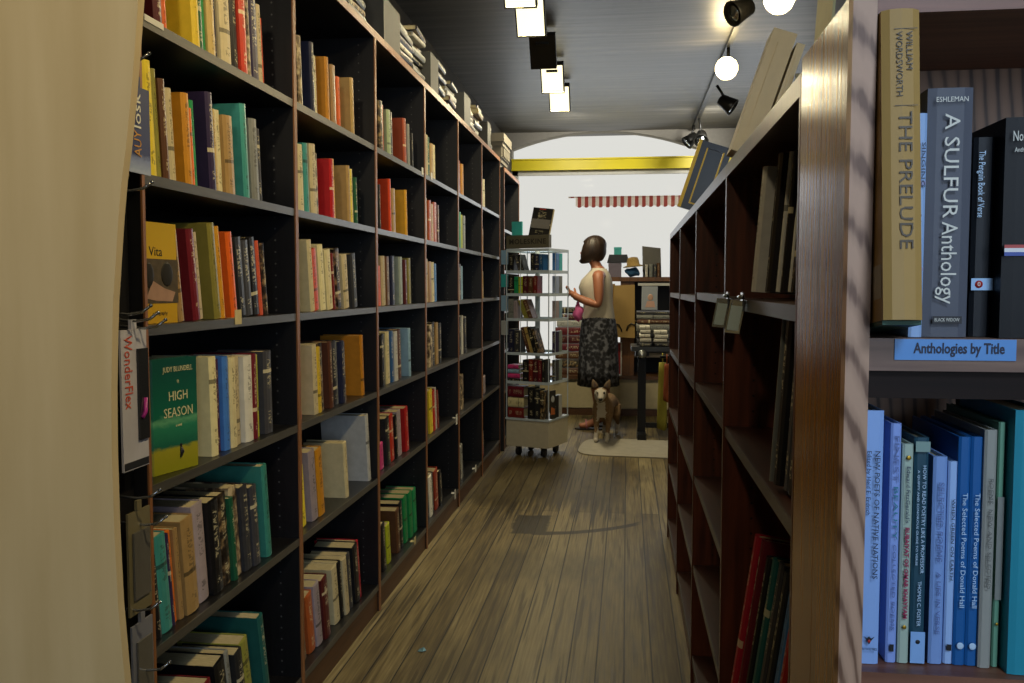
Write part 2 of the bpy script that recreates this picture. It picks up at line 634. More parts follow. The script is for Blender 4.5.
# ------------------------------------------------------------------ bookcases
m_case = wood('black_case_board', '08080a', '131316', 'z', 6, .42, pins='4a4a4a')
m_case_plain = wood('black_shelf_board', '0c0c0e', '1a1a1c', 'y', 6, .33)
m_edge = wood('lit_shelf_edge', '34332f', '504e48', 'y', 9, .35)  # reflected light on the shelf fronts put into a paler grey
m_strip = wood('brown_case_edge', '6d4427', '94633a', 'z', 8, .4)
m_plinth = wood('brown_kick_board', '38200f', '5a3a1e', 'y', 6, .5)
m_mah = wood('mahogany_board', '35180f', '673420', 'z', 5, .38, pins='0a0504', contrast=(.35, .65))
m_mah_s = wood('mahogany_shelf', '27130d', '43231a', 'y', 5, .35)
m_mah_e = wood('mahogany_shelf_edge', '3a3230', '575050', 'y', 8, .35)
m_mah_c = wood('mahogany_case_edge', '3c1c12', '62341f', 'z', 8, .35)


def bookcase(name, y0, W, H, D, xf, s, tops, label, cat, group, mats, th=.02, base_top=.1, plinth_in=0.0):
    """a case whose front stands at x=xf and whose back is at xf + s*D; tops: heights of its shelves"""
    side, shelf, edge, strip, plinth = mats
    root = empty(name, (xf, y0, 0))
    tag(root, label, cat, group)
    e = .010
    for ya in (0, W - e):
        b = MB()
        xs = sorted((s * .004, s * D))
        b.box(xs[0], xs[1], ya + .0002, ya + e - .0002, 0.0, H - .026, 0)
        xs = sorted((0, s * .004))
        b.box(xs[0], xs[1], ya + .0002, ya + e - .0002, 0.0, H - .026, 1)
        b.build('side_panel', [side, strip], root)
    b = MB(); xs = sorted((s * (D - .008), s * D)); b.box(xs[0], xs[1], e, W - e, base_top, H - .026); b.build('back_panel', side, root)
    b = MB()
    xs = sorted((0, s * .005)); b.box(xs[0], xs[1], .0002, W - .0002, H - .026, H, 1)
    xs = sorted((s * .005, s * D)); b.box(xs[0], xs[1], .0002, W - .0002, H - .026, H, 0)
    b.build('top_panel', [shelf, strip], root)
    for z in list(tops) + [base_top]:
        b = MB()
        xs = sorted((s * .006, s * (D - .008)))
        b.box(xs[0], xs[1], e, W - e, z - th, z, 0)
        xs = sorted((s * .003, s * .006))
        b.box(xs[0], xs[1], e, W - e, z - th, z, 1)
        b.build('shelf', [shelf, edge], root)
    b = MB(); xs = sorted((s * (.008 + plinth_in), s * (.03 + plinth_in))); b.box(xs[0], xs[1], e, W - e, 0, base_top - th); b.build('plinth', plinth, root)
    return root


ORD = ['first', 'second', 'third', 'fourth', 'fifth', 'sixth', 'seventh', 'eighth', 'ninth', 'tenth', 'eleventh', 'twelfth', 'thirteenth', 'fourteenth',
       'fifteenth', 'sixteenth', 'seventeenth', 'eighteenth', 'nineteenth', 'twentieth']
XL = -.9
Y0, BW = 1.575, .79
TOPS = [1.708, 1.414, 1.127, .818, .498]
HL = 2.115
ROWN = ['top', 'second', 'third', 'fourth', 'fifth', 'bottom']
BAYN = ['nearest', 'second', 'third', 'fourth', 'fifth', 'sixth', 'seventh']
blk = (m_case, m_case_plain, m_edge, m_strip, m_plinth)
for k in range(6):
    bookcase('bookcase', Y0 + BW * k, BW, HL, .29, XL, -1, TOPS,
             'tall black bookcase, ' + ('nearest of the row along the left wall, beside the wire hooks' if k == 0 else '%s from the near end of the row along the left wall' % BAYN[k]),
             'bookcase', 'black bookcases along the left wall', blk)
bookcase('bookcase', Y0 + BW * 6 + .08, .9, 2.06, .29, XL + .02, -1, [1.62, 1.32, 1.03, .74, .44], 'black bookcase behind the spinner rack with a pale carved cap on top', 'bookcase', 'black bookcases along the left wall', blk)

XR = .2
YR0 = 1.092
RW = [.79, .80, .80, .80]
TOPR = [1.178, .912, .632, .362]
mah = (m_mah, m_mah_s, m_mah_e, m_mah_c, m_mah)
yy = YR0
RY = []
for k in range(4):
    dz = 0 if k == 0 else (.006 if k == 1 else -.004)
    bookcase('bookcase', yy, RW[k], 1.45, .3, XR, 1, [z + dz for z in TOPR if k or z != .632],
             'low dark mahogany bookcase, ' + ('nearest one, right behind the polished end shelf' if k == 0 else '%s one along the right side of the aisle' % BAYN[k]),
             'bookcase', 'low mahogany bookcases along the aisle', mah, base_top=.09)
    RY.append(yy)
    yy += RW[k]

# ------------------------------------------------------------------ books
PAPER = paper_mat()


def book_cover_bm(t, d, h, bulge=None, bt=.0022):
    bt = min(bt, t * .2)
    bl = min(.004, t * .16) if bulge is None else bulge
    out = [(0, .0015), (t * .2, -bl * .65), (t * .5, -bl), (t * .8, -bl * .65), (t, .0015), (t, d), (t - bt, d), (t - bt, bt + .002), (bt, bt + .002), (bt, d), (0, d)]
    return [(x, y, 0) for x, y in out]


def make_book(t, d, h, cname, loc, rot, parts=True, mat=None, bulge=None):
    b = MB()
    b.prism(book_cover_bm(t, d, h, bulge), (0, 0, h), 0)
    mt = mat or book_mat(cname)
    if not parts:
        b.box(t * .12, t * .88, .004, d - .003, .002, h - .003, 1)
        return b.build('book', [mt, PAPER], None, loc, rot)
    o = b.build('book', [mt], None, loc, rot)
    p = MB()
    bt = min(.0022, t * .2) + .0001
    p.box(bt, t - bt, bt + .0022, d - .003, .002, h - .003)
    p.build('page_block', PAPER, o)
    return o


def bookrot(base, lean, yaw=0):
    """lean: degrees the top falls towards the left of someone facing the spines"""
    return (Matrix.Rotation(base + rad(yaw), 3, 'Z') @ Matrix.Rotation(-rad(lean), 3, 'Y')).to_euler()


SIZEW = lambda t, h: ('thick ' if t > .036 else 'slim ' if t < .013 else 'tall ' if h > .228 else 'small ' if h < .17 else '')


def left_label(cname, t, h, i, n, row, bay):
    art = {'dark': 'dark', 'patterned': 'brown-and-cream patterned'}.get(cname, cname)
    return '%s%s book, %s from left on %s shelf of %s black bookcase' % (SIZEW(t, h), art, ORD[i], ROWN[row], BAYN[bay])


def shelf_row(bay, row, items, lean=5.0, parts=True):
    """items: (u_left, u_right, colour, height[, 'f']) measured where the spines stand on the shelf"""
    z = (TOPS + [.1])[row] + .0006
    ya, yb = Y0 + BW * bay + .0115, Y0 + BW * (bay + 1) - .0115
    sx = XL - .022
    cur = None
    th = rad(lean)
    grp = 'books on the %s shelf of the %s black bookcase' % (ROWN[row], BAYN[bay])
    n = len(items)
    prev_h = 0
    for i, it in enumerate(items):
        u0, u1, cname, h = it[:4]
        A, B = y_at(u0, sx, z), y_at(u1, sx, z)
        full = max(.005, (B - A) * math.cos(th) * .97)
        cap = .032 if len(it) > 4 else .052
        t = min(full, cap)
        if t < full:
            A = B - t / math.cos(th)
        if cur is None:
            A = max(A, ya + h * math.sin(th) + .001)
        else:
            A = max(A, cur)
        if A + t > yb:
            continue
        cur = A + t / math.cos(th) + .0012
        d = min(.245, max(.11, h * R.uniform(.66, .74)))
        rec = 0.0 if len(it) > 4 else R.uniform(0, .014)
        o = make_book(t, d, h, cname, (sx - rec, A, z), bookrot(math.pi / 2, lean), parts)
        tag(o, left_label(cname, t, h, i, n, row, bay), 'book', grp)


# nearest case
shelf_row(0, 0, [(149, 163, 'maroon', .235, 'f'), (163, 166, 'grey-green', .21), (166, 170, 'orange', .2), (171, 200.5, 'yellow', .215, 'f'), (201, 207, 'dark green', .23), (207, 211, 'green', .2),
                 (211, 218, 'tan', .21), (218, 222, 'navy', .22), (222, 232.5, 'cream', .225), (232.5, 236, 'orange', .21), (236, 242, 'black', .22), (242, 248, 'red', .215), (248, 251.5, 'patterned', .215),
                 (251.5, 261, 'purple', .222), (261, 265.5, 'cream', .2), (265.5, 268.5, 'orange', .175)], 4.5)
shelf_row(0, 1, [(153, 162, 'yellow', .225), (162, 166, 'olive', .215), (166, 172, 'brown', .2), (172, 175, 'tan', .19), (175, 180.5, 'cream', .19), (181, 193.5, 'mustard', .19, 'f'), (193.5, 197, 'orange', .165),
                 (197, 202, 'green', .185), (203, 217, 'purple', .215, 'f'), (217, 221, 'tan', .185), (222, 228, 'cream', .188), (228, 237.5, 'tan', .182), (238, 250, 'teal', .225, 'f'), (250, 252.5, 'pale green', .185),
                 (253, 261, 'grey', .2), (262, 266.5, 'charcoal', .185)], 4.5)
shelf_row(0, 2, [(180, 185, 'tan', .19), (187, 201, 'dark red', .195, 'f'), (201, 208, 'cream', .19), (209, 221.5, 'olive', .215, 'f'), (221.5, 226, 'mustard', .21), (228, 238, 'orange', .2, 'f'), (239, 248, 'black', .19), (248, 256, 'charcoal', .185),
                 (256, 264, 'black', .195), (264, 266.6, 'coral', .19), (267, 270.5, 'dark patterned', .185)], 8)
shelf_row(0, 3, [(203, 219, 'cream', .225, 'f'), (219.5, 227, 'maroon', .215), (227, 232.5, 'blue', .22), (233, 239, 'cream', .215), (239, 246, 'cream', .215), (247, 255, 'white', .212), (255, 259.5, 'dark red', .215),
                 (259.5, 263.5, 'yellow-green', .21), (264.5, 275, 'charcoal', .215)], 2.0)
shelf_row(0, 4, [(156, 163, 'black', .17), (164, 175, 'teal', .205), (175.5, 178, 'purple', .2), (178.5, 183, 'orange', .2), (184, 188, 'tan', .2), (188.5, 201, 'tan', .21), (201.5, 215, 'lilac', .225), (216, 226, 'black', .22),
                 (227, 236, 'dark patterned', .22), (236, 239.5, 'dark green', .205), (239.5, 247, 'patterned', .225), (248, 255, 'charcoal', .215), (255, 261.5, 'charcoal', .205), (262, 272, 'teal', .245, 'f'), (272, 273.8, 'red', .24)], 6.5)
shelf_row(0, 5, [(165, 174, 'cream', .16), (175, 186, 'tan', .18), (188, 212, 'tan', .215, 'f'), (213, 217, 'white', .2), (217, 224, 'dark red', .215), (225, 238, 'black', .235), (238, 243, 'grey', .24), (244, 251, 'dark', .225),
                 (251, 259, 'olive', .235), (260, 272, 'dark teal', .265, 'f')], 11)
# second case
shelf_row(1, 0, [(301, 304.7, 'patterned', .2), (305.5, 315.5, 'navy', .205, 'f'), (316, 318.7, 'cream', .175), (319, 322, 'dark red', .17), (323, 330, 'mustard', .195, 'f'), (330, 331.8, 'black', .19), (332, 337, 'tan', .185),
                 (337.5, 340.5, 'black', .165), (341.5, 345, 'orange', .17), (346, 354.5, 'tan', .19, 'f')], 4)
shelf_row(1, 1, [(301, 307, 'cream', .19), (307, 311, 'teal', .2), (312, 318, 'cream', .205), (318, 322, 'patterned', .185), (323, 334.5, 'red', .185, 'f'), (334.5, 338.5, 'mustard', .19), (339, 351, 'tan', .187, 'f'), (351.5, 354, 'yellow', .18),
                 (354.5, 357, 'cream', .185), (357, 359.5, 'dark green', .16)], 4)
shelf_row(1, 2, [(302, 315, 'cream', .21, 'f'), (315.5, 322, 'orange', .185), (323, 328, 'cream', .2), (328, 336, 'cream', .188), (336.5, 338.5, 'dark red', .18), (338.5, 345.5, 'dark patterned', .195), (345.5, 351, 'cream', .178), (352, 360, 'charcoal', .185)], 8)
shelf_row(1, 3, [(302.5, 305.5, 'coral', .19), (306, 318.5, 'cream', .21, 'f'), (318.5, 322, 'yellow', .2), (322, 326, 'dark patterned', .21), (326, 333.7, 'brown', .21, 'f'), (334, 340, 'black', .208), (340, 342, 'grey', .205), (342, 345.5, 'navy', .205),
                 (345.5, 349, 'dark patterned', .2), (349.7, 364.4, 'mustard', .212, 'f')], 4.5)
shelf_row(1, 4, [(304, 311, 'yellow', .18), (312.5, 320.6, 'lilac', .215), (320.6, 326.8, 'mustard', .21), (327.5, 349, 'cream', .19, 'f'), (350, 371, 'pale grey', .245, 'f'), (371.2, 374, 'cream', .245)], 8)
shelf_row(1, 5, [(304.5, 311, 'brown', .15), (312, 320, 'rust', .185), (320.5, 326, 'lilac', .2), (326.5, 332, 'maroon', .2), (334, 344, 'cream', .195), (344.5, 347, 'black', .2), (347.3, 351, 'cream', .2), (351.3, 355, 'charcoal', .2), (356, 361.5, 'black', .21), (361.8, 363.8, 'red', .215)], 10)
# third case
shelf_row(2, 0, [(380.5, 384.5, 'dark patterned', .19), (385, 387.6, 'rust', .185), (388, 391.5, 'pale green', .175), (392, 396, 'black', .18), (397, 409, 'rust', .195), (409.2, 411, 'grey', .18), (411.5, 413.5, 'black', .15)], 4)
shelf_row(2, 1, [(380.8, 382.5, 'dark', .17), (382.8, 391.5, 'orange', .205, 'f'), (392.7, 396.6, 'tan', .175), (397.4, 407.4, 'mustard', .19, 'f')], 3.5)
shelf_row(2, 2, [(380, 383.4, 'orange', .15), (384, 388, 'cream', .19), (388.3, 392.7, 'brown', .19), (393.2, 397.5, 'navy', .195), (398, 404.5, 'grey-green', .195), (405, 407.4, 'maroon', .185), (408, 413.5, 'olive', .195)], 4)
shelf_row(2, 3, [(382.5, 386, 'black', .2), (388, 392.6, 'cream', .205), (393, 396.2, 'deep blue', .205), (396.5, 399.8, 'pale grey', .2), (400, 404.5, 'brown', .205), (405.6, 411, 'pale blue', .205, 'f')], 4)
shelf_row(2, 4, [(382, 386.5, 'pink', .1), (387, 392.5, 'dark', .19), (393.3, 397.6, 'red', .19), (398, 400, 'black', .18), (400.3, 404.6, 'lilac', .19), (406, 410.7, 'red', .19)], 8)
shelf_row(2, 5, [(384, 387.5, 'black', .19), (388, 394, 'yellow-green', .16), (395, 403, 'brown', .185), (403.5, 406.5, 'black', .2), (407, 411.3, 'green', .205), (411.6, 415.8, 'green', .205), (416, 420, 'green', .2), (420.5, 425, 'olive', .21)], 8)


def auto_row(bay, row, items, start, lean, parts=False):
    """items: (colour, thickness, height)"""
    z = (TOPS + [.1])[row] + .0006
    ya, yb = Y0 + BW * bay + .0115, Y0 + BW * (bay + 1) - .0115
    th = rad(lean)
    sx = XL - .022
    grp = 'books on the %s shelf of the %s black bookcase' % (ROWN[row], BAYN[bay])
    A = max(ya + start, ya + items[0][2] * math.sin(th) + .001)
    for i, (cname, t, h) in enumerate(items):
        t = min(.075, t * 1.5)
        if A + t > yb:
            break
        o = make_book(t, h * .68, h, cname, (sx - R.uniform(0, .012), A, z), bookrot(math.pi / 2, lean), parts)
        tag(o, left_label(cname, t, h, i, len(items), row, bay), 'book', grp)
        A += t / math.cos(th) + R.uniform(.008, .02)


auto_row(3, 0, [('dark red', .05, .2), ('cream', .03, .19), ('dark green', .03, .19), ('tan', .045, .17), ('cream', .03, .175)], 0, 3)
auto_row(3, 1, [('brown', .03, .19), ('tan', .045, .195), ('rust', .04, .19), ('tan', .04, .18), ('rust', .09, .195), ('brown', .03, .19)], 0, 3)
auto_row(3, 2, [('charcoal', .04, .17), ('tan', .04, .2), ('tan', .045, .19), ('cream', .04, .19), ('blue', .03, .185)], 0, 4)
auto_row(3, 3, [('grey-green', .03, .19), ('lilac', .08, .21), ('patterned', .05, .2), ('black', .04, .21), ('tan', .035, .205), ('dark', .04, .2)], 0, 3)
auto_row(3, 4, [('cream', .04, .18), ('dark', .045, .2), ('yellow', .045, .21), ('red', .03, .2), ('white', .015, .21), ('dark red', .02, .19)], .02, 8)
auto_row(3, 5, [('grey', .03, .17), ('dark', .03, .18), ('white', .04, .2), ('charcoal', .03, .2), ('rust', .05, .2), ('black', .03, .18), ('charcoal', .025, .15)], .02, 9)
auto_row(4, 0, [('mustard', .055, .2), ('brown', .03, .18), ('rust', .03, .19), ('mustard', .05, .18)], 0, 4)
auto_row(4, 1, [('orange', .04, .18), ('dark red', .02, .17), ('green', .04, .2), ('yellow-green', .04, .19), ('grey', .04, .19)], 0, 3)
auto_row(4, 2, [('pink', .05, .2), ('tan', .03, .18), ('charcoal', .04, .2), ('pale blue', .03, .19)], 0, 3)
auto_row(4, 3, [('tan', .05, .22), ('coral', .03, .2), ('black', .04, .21), ('white', .012, .22), ('black', .07, .2), ('white', .012, .21)], 0, 3)
auto_row(4, 4, [('patterned', .06, .19), ('brown', .03, .17), ('black', .03, .2), ('patterned', .06, .2)], 0, 3)
auto_row(4, 5, [('mustard', .035, .16), ('charcoal', .06, .19), ('white', .02, .2), ('grey', .03, .2)], .02, 9)
auto_row(5, 0, [('tan', .05, .19), ('brown', .035, .18), ('cream', .05, .185)], 0, 2.5)
auto_row(5, 1, [('tan', .035, .18), ('brown', .04, .17), ('tan', .035, .16)], 0, 4)
auto_row(5, 2, [('cream', .05, .19), ('grey', .035, .18), ('tan', .035, .17)], 0, 6)
auto_row(5, 3, [('black', .04, .2), ('white', .012, .21)], .03, 10)
auto_row(5, 4, [('charcoal', .05, .15), ('brown', .04, .12), ('lilac', .05, .11)], .05, 8)
auto_row(5, 5, [('dark red', .06, .18), ('red', .03, .16), ('charcoal', .04, .15)], .02, 6)

# face-out books and a leaning group on the nearest case
m_ink = plain('black_ink', '15151a', .5)
m_white_ink = plain('white_ink', 'd9d8cc', .5)
m_cream_ink = plain('cream_ink', 'c8c296', .5)


def cover_mat(name, stops, noise_scale=0):
    t = NT(name)
    gen = t.coord('Generated')
    sp = t.n('ShaderNodeSeparateXYZ'); t.l(gen, sp.inputs[0])
    f = t.math('ADD', sp.outputs[2], t.math('MULTIPLY', t.math('SUBTRACT', t.noise(gen, 6, 3, (1, 1, 4)), .5), .09))
    t.setc(t.ramp(f, stops))
    t.rough(.4, .4)
    return t.m


m_hs = cover_mat('sea_green_jacket', [(.0, rgb('8a8a1c')), (.2, rgb('97922a')), (.235, rgb('1c5f4c')), (.4, rgb('2a7a5c')), (.45, rgb('5a9a72')), (.5, rgb('14604c')), (.9, rgb('124a42'))])
hs = make_book(.022, .132, .235, 'dark green', (XL - .062, 1.668, TOPS[3] + .0006), bookrot(rad(-13), 0), True, m_hs)
# (front cover looks out along local +x)
for s_, sz, fw_, z in (('JUDY BLUNDELL', .0155, .088, .212), ('HIGH', .028, .055, .156), ('SEASON', .028, .085, .122), ('*', .02, .006, .182), ('a novel', .009, .018, .095)):
    text(s_, sz, m_cream_ink, hs, (.0223, .075, z), 'face', fit=fw_)
b = MB()
b.sphere((0, 0, 0), .004, 8, sc=(.12, 1, 1)); b.tube([(0, 0, -.004), (0, .002, -.014), (0, -.002, -.026)], [.003, .005, .002], 6)
b.build('printed_figure', m_ink, hs, (.0226, .08, .052))
tag(hs, 'green and yellow novel standing cover-out beside the wonderflex-free end of the fourth shelf', 'book', 'cover-out books on the nearest bookcase')
hs['label'] = 'sea-green and yellow novel facing cover-out on fourth shelf of nearest black bookcase'
leanb = [('cream', .007, .22, 1.596), ('red', .006, .205, 1.6095), ('black', .009, .2, 1.620)]
for i, (c, t, h, y) in enumerate(leanb):
    o = make_book(t, .14, h, c, (XL - .024, y, TOPS[3] + .0006), bookrot(math.pi / 2, 1.5), True)
    tag(o, 'slim %s book squeezed between case side and green cover-out novel, fourth shelf' % c, 'book', 'books on the fourth shelf of the nearest black bookcase')

m_vita = cover_mat('ochre_jacket', [(.0, rgb('b8901e')), (.5, rgb('c09c28')), (1, rgb('b39426'))])
vt = make_book(.022, .115, .2, 'mustard', (XL - .055, 1.618, TOPS[2] + .0006), bookrot(rad(-8), 0), True, m_vita)
text('Vita', .026, m_ink, vt, (.0223, .05, .142), 'face')
text('a biography', .01, m_ink, vt, (.0223, .06, .02), 'face')
b = MB()
b.box(0, .0004, .02, .13, .04, .128, 0)
b.sphere((.0006, .095, .098), .019, 12, 1, (.04, 1, 1.3)); b.sphere((.0008, .04, .095), .018, 10, 1, (.04, .8, 1.4))
b.prism([(.0006, .03, .05), (.0006, .05, .085), (.0006, .085, .07), (.0006, .12, .062), (.0006, .11, .043), (.0006, .06, .045)], (.0005, 0, 0), 2)
b.build('cover_picture', [plain('sepia_print', '4a4030', .5, var=.6, scale=70), plain('dark_sepia', '1d1a14', .5), plain('pale_rose_print', '9a7a66', .5, var=.3)], vt, (.0223, -.012, 0))
tag(vt, 'ochre yellow biography with a portrait, cover-out at near end of third shelf', 'book', 'cover-out books on the nearest bookcase')

# paper shelf tags clipped on edges
m_tag = plain('cream_card', 'b5a878', .6)
m_card = plain('white_card', 'c9c9c2', .6)


def shelf_tag(bay, row, u, w, h, label, mat=m_tag, lift=.02):
    z = (TOPS + [.1])[row]
    y = y_at(u, XL, z)
    b = MB()
    b.box(0, .0012, -w / 2, w / 2, -h, lift)
    b.box(-.02, .0, -w / 2, w / 2, .0002, .0014)
    o = b.build('shelf_tag', mat, None, (XL + .0002 - .0028, y, z))
    tag(o, label, 'label', 'paper tags on shelf edges')


shelf_tag(0, 2, 239, .035, .014, 'cream paper tag hanging on third shelf edge of nearest black bookcase')
shelf_tag(0, 0, 155, .07, .008, 'white label strip at near end of top shelf edge, nearest black bookcase', m_card, .004)
shelf_tag(2, 5, 415.5, .03, .012, 'small cream tag under the three green books, bottom shelf edge')
shelf_tag(2, 0, 423, .03, .012, 'white tag at far end of top shelf edge of third black bookcase', m_card)
shelf_tag(3, 0, 432, .03, .012, 'white tag at near end of top shelf edge of fourth black bookcase', m_card)
shelf_tag(3, 4, 457, .04, .035, 'curling white tag at far end of fifth shelf edge of fourth black bookcase', m_card)
shelf_tag(4, 5, 476, .04, .02, 'white tag on bottom shelf edge of fifth black bookcase', m_card)
shelf_tag(3, 5, 455.5, .03, .03, 'white tag at far end of bottom shelf edge, fourth black bookcase', m_card)

# piles along the top of the row
m_board = plain('grey_divider_board', '474744', .6)
PILECOL = ['charcoal', 'pale grey', 'black', 'pale grey', 'brown', 'navy', 'white', 'tan', 'dark', 'grey', 'dark patterned', 'charcoal']
piles = [(2.66, 8), (3.02, 6), (3.68, 6), (3.95, 8), (4.42, 7), (4.72, 6), (5.26, 6), (5.55, 7), (6.04, 6)]
PN = ['nearest', 'second', 'third', 'fourth', 'fifth', 'sixth', 'seventh', 'eighth', 'farthest']
for pi, (py, n) in enumerate(piles):
    z = HL + .0006
    for i in range(n):
        t = R.uniform(.018, .034)
        h = R.uniform(.19, .25)
        c = R.choice(PILECOL)
        # lying flat, spine to the aisle
        o = make_book(t, h * .68, h, c, (XL - .02 - R.uniform(0, .03), py + h / 2 + R.uniform(-.012, .012), z), (0, 0, 0), False)
        # lying: local z runs down the aisle, local x up
        # local x -> world z ; local y -> world -x ; local z -> world -y
        Mx = Matrix(((0, -1, 0), (0, 0, -1), (1, 0, 0)))
        o.rotation_euler = (Matrix.Rotation(rad(R.uniform(-4, 4)), 3, 'Z') @ Mx).to_euler()
        tag(o, '%s book lying flat, %s from bottom of the %s pile on the black bookcases' % (c, ORD[i], PN[pi]), 'book', 'books piled on top of the black bookcases')
        z += t + .0022
for i, (y0, w, h) in enumerate(((3.30, .24, .17), (4.1, .17, .17), (4.96, .2, .17), (5.8, .13, .16))):
    b = MB()
    b.box(-.004, 0, 0, w, 0, h); b.box(-.11, -.0042, .001, .006, 0, h); b.box(-.11, -.0042, w - .006, w - .001, 0, h)
    o = b.build('file_box', m_board, None, (XL - .008, y0, HL + .0006))
    tag(o, 'grey cardboard magazine file among book piles on the black bookcases, %s from the camera' % ORD[i], 'file box', 'grey magazine files on the black bookcases')

# carved cap
b = MB()
prof = [(0, 0), (.03, 0), (.03, .03), (.05, .05), (.05, .1), (.065, .12), (.065, .17), (.08, .19), (.08, .22), (0, .22)]
m_cap = plain('pale_carved_plaster', '726d63', .7)
yc = Y0 + BW * 6 + .1
for (a, z0, z1) in ((.0, 0, .04), (.012, .04, .07), (.02, .07, .15), (.03, .15, .18), (.04, .18, .24)):
    b.box(-.2, a, -a, .34 + a, z0, z1)
for i in range(5):
    b.box(.02, .034, .01 + i * .07, .05 + i * .07, .08, .14)
tag(b.build('carved_cap', m_cap, None, (XL - .02, yc, 2.0605)), 'pale carved plaster cap standing on the black bookcase behind the spinner rack', 'ornament')

# ------------------------------------------------------------------ right case: books, clips, things on top
gR = 'books standing in the nearest mahogany bookcase'


def right_book(cname, yfront, t, d, h, z, lean, label, rec=.02):
    # spines face -x ; someone facing them sees decreasing y to the right
    o = make_book(t, d, h, cname, (XR + rec, yfront, z + .0006), bookrot(-math.pi / 2, lean), True)
    tag(o, label, 'book', gR)
    return o


# (yfront = far edge of the book; leaning to the near side = negative lean towards the right)
def right_row(z, y, items, lean, where):
    """far book first; each tips back into the shelf by lean degrees"""
    th = rad(lean)
    for i, (c, t, h, d, rec) in enumerate(items):
        M = Matrix.Rotation(-math.pi / 2, 3, 'Z') @ Matrix.Rotation(-th, 3, 'X')
        o = make_book(t, d, h, c, (XR + rec, y, z + .0008 + d * math.sin(th)), M.to_euler(), True)
        tag(o, '%s%s book, %s from the far end, %s of the nearest mahogany bookcase' % (SIZEW(t, h), c, ORD[i], where), 'book', gR)
        y -= t + .0012


right_row(1.178, 1.53, [('white', .028, .205, .17, .008), ('black', .03, .222, .17, .026), ('white', .01, .222, .17, .037), ('black', .014, .222, .17, .042), ('white', .008, .222, .17, .051), ('black', .03, .215, .17, .0545), ('charcoal', .03, .17, .16, .06), ('dark red', .012, .15, .14, .062),
                        ('black', .04, .222, .16, .064), ('charcoal', .03, .22, .15, .066), ('red', .02, .21, .15, .062), ('black', .03, .222, .15, .068)], 4.5, 'top shelf')
right_row(.912, 1.30, [('grey', .007, .235, .17, .005), ('black', .03, .235, .17, .011), ('charcoal', .03, .22, .16, .02), ('black', .03, .22, .16, .02)], 3.5, 'second shelf')
tall_black = [o for o in COL.objects if o.get('label', '').endswith('second from the far end, second shelf of the nearest mahogany bookcase')][0]
text('S', .03, m_white_ink, tall_black, (.0303, .013, .1), 'face')
right_row(.362, 1.75, [('red', .03, .335, .2, .006), ('dark red', .02, .335, .2, .014), ('black', .026, .31, .19, .024), ('dark teal', .03, .315, .19, .03), ('charcoal', .035, .32, .18, .036), ('dark', .03, .315, .18, .04), ('blue', .04, .3, .17, .046), ('red', .03, .24, .17, .046),
                       ('black', .04, .25, .16, .05), ('charcoal', .03, .24, .15, .054), ('black', .05, .25, .15, .056), ('dark', .04, .23, .15, .056), ('black', .05, .24, .15, .06)], 8, 'third shelf')
# silver clips holding cards on the shelf edge
m_silver = plain('polished_nickel', 'c8d0d4', .18, 1.0, var=.05)
m_clip_in = plain('clear_card_holder', 'b8c8c4', .25)
for i, (y, tilt) in enumerate(((1.80, 10), (1.57, 14))):
    root = empty('label_clip', (XR - .0005, y, 1.1785), (0, 0, rad(0)))
    tag(root, 'silver spring label clip on the mahogany shelf edge, %s' % ('farther of the pair' if i == 0 else 'nearer of the pair'), 'clip', 'silver clips on the mahogany shelf edge')
    b = MB()
    b.box(-.004, -.001, -.016, .016, -.02, .012); b.box(-.004, .03, -.016, .016, .0008, .003)
    b.tube([(-.006, -.016, .004), (-.006, .016, .004)], .004)
    b.build('clip_jaw', m_silver, root, bevel=.0004)
    b = MB()
    b.box(-.0025, 0, -.014, .014, -.06, -.002); b.box(-.004, -.0025, -.014, -.011, -.06, -.002); b.box(-.004, -.0025, .011, .014, -.06, -.002); b.box(-.004, -.0025, -.011, .011, -.06, -.056)
    b.build('card_holder', m_silver, root, (-.008, 0, 0), (rad(4), rad(14), rad(58)))
    b = MB(); b.box(-.0035, -.0026, -.0105, .0105, -.055, -.012); b.build('card', m_clip_in, root, (-.0082, 0, 0), (rad(4), rad(14), rad(58)))
# slim bright spines deeper in the row
o = make_book(.012, .15, .2, 'yellow-green', (XR + .02, 1.935, TOPR[2] + .0066), bookrot(-math.pi / 2, 0), True)
tag(o, 'slim lime-green book alone on the third shelf of the second mahogany bookcase', 'book')
o = make_book(.03, .15, .19, 'orange', (XR + .02, 2.76, TOPR[1] - .0034), bookrot(-math.pi / 2, 0), True)
tag(o, 'orange book alone on the second shelf of the third mahogany bookcase', 'book')
o = make_book(.05, .16, .22, 'mustard', (XR + .01, 2.78, TOPR[3] - .0034), bookrot(-math.pi / 2, 0), True)
tag(o, 'mustard book low in the third mahogany bookcase near the floor', 'book')

# pale binders leaning on the top of the right-hand row
m_binder = plain('pale_binder_cloth', 'c2b28c', .6)
m_binder2 = plain('buff_binder_cloth', 'cbbd98', .6)


def leaning_slab(name, quad_bottom, quad_top, w, depth, mat, label, cat):
    a = Vector(quad_bottom); c = Vector(quad_top)
    up = (c - a)
    L = up.length
    up.normalize()
    side = Vector((0, 1, 0)).cross(up).normalized()
    b = MB()
    b.box(0, w, 0, depth, 0, L)
    b.box(w * .35, w * .65, -.003, .0, L * .1, L * .9)
    M = Matrix((side, Vector((0, 1, 0)), up)).transposed()
    o = b.build(name, mat, None, a, M.to_euler(), bevel=.002)
    tag(o, label, cat)
    return o


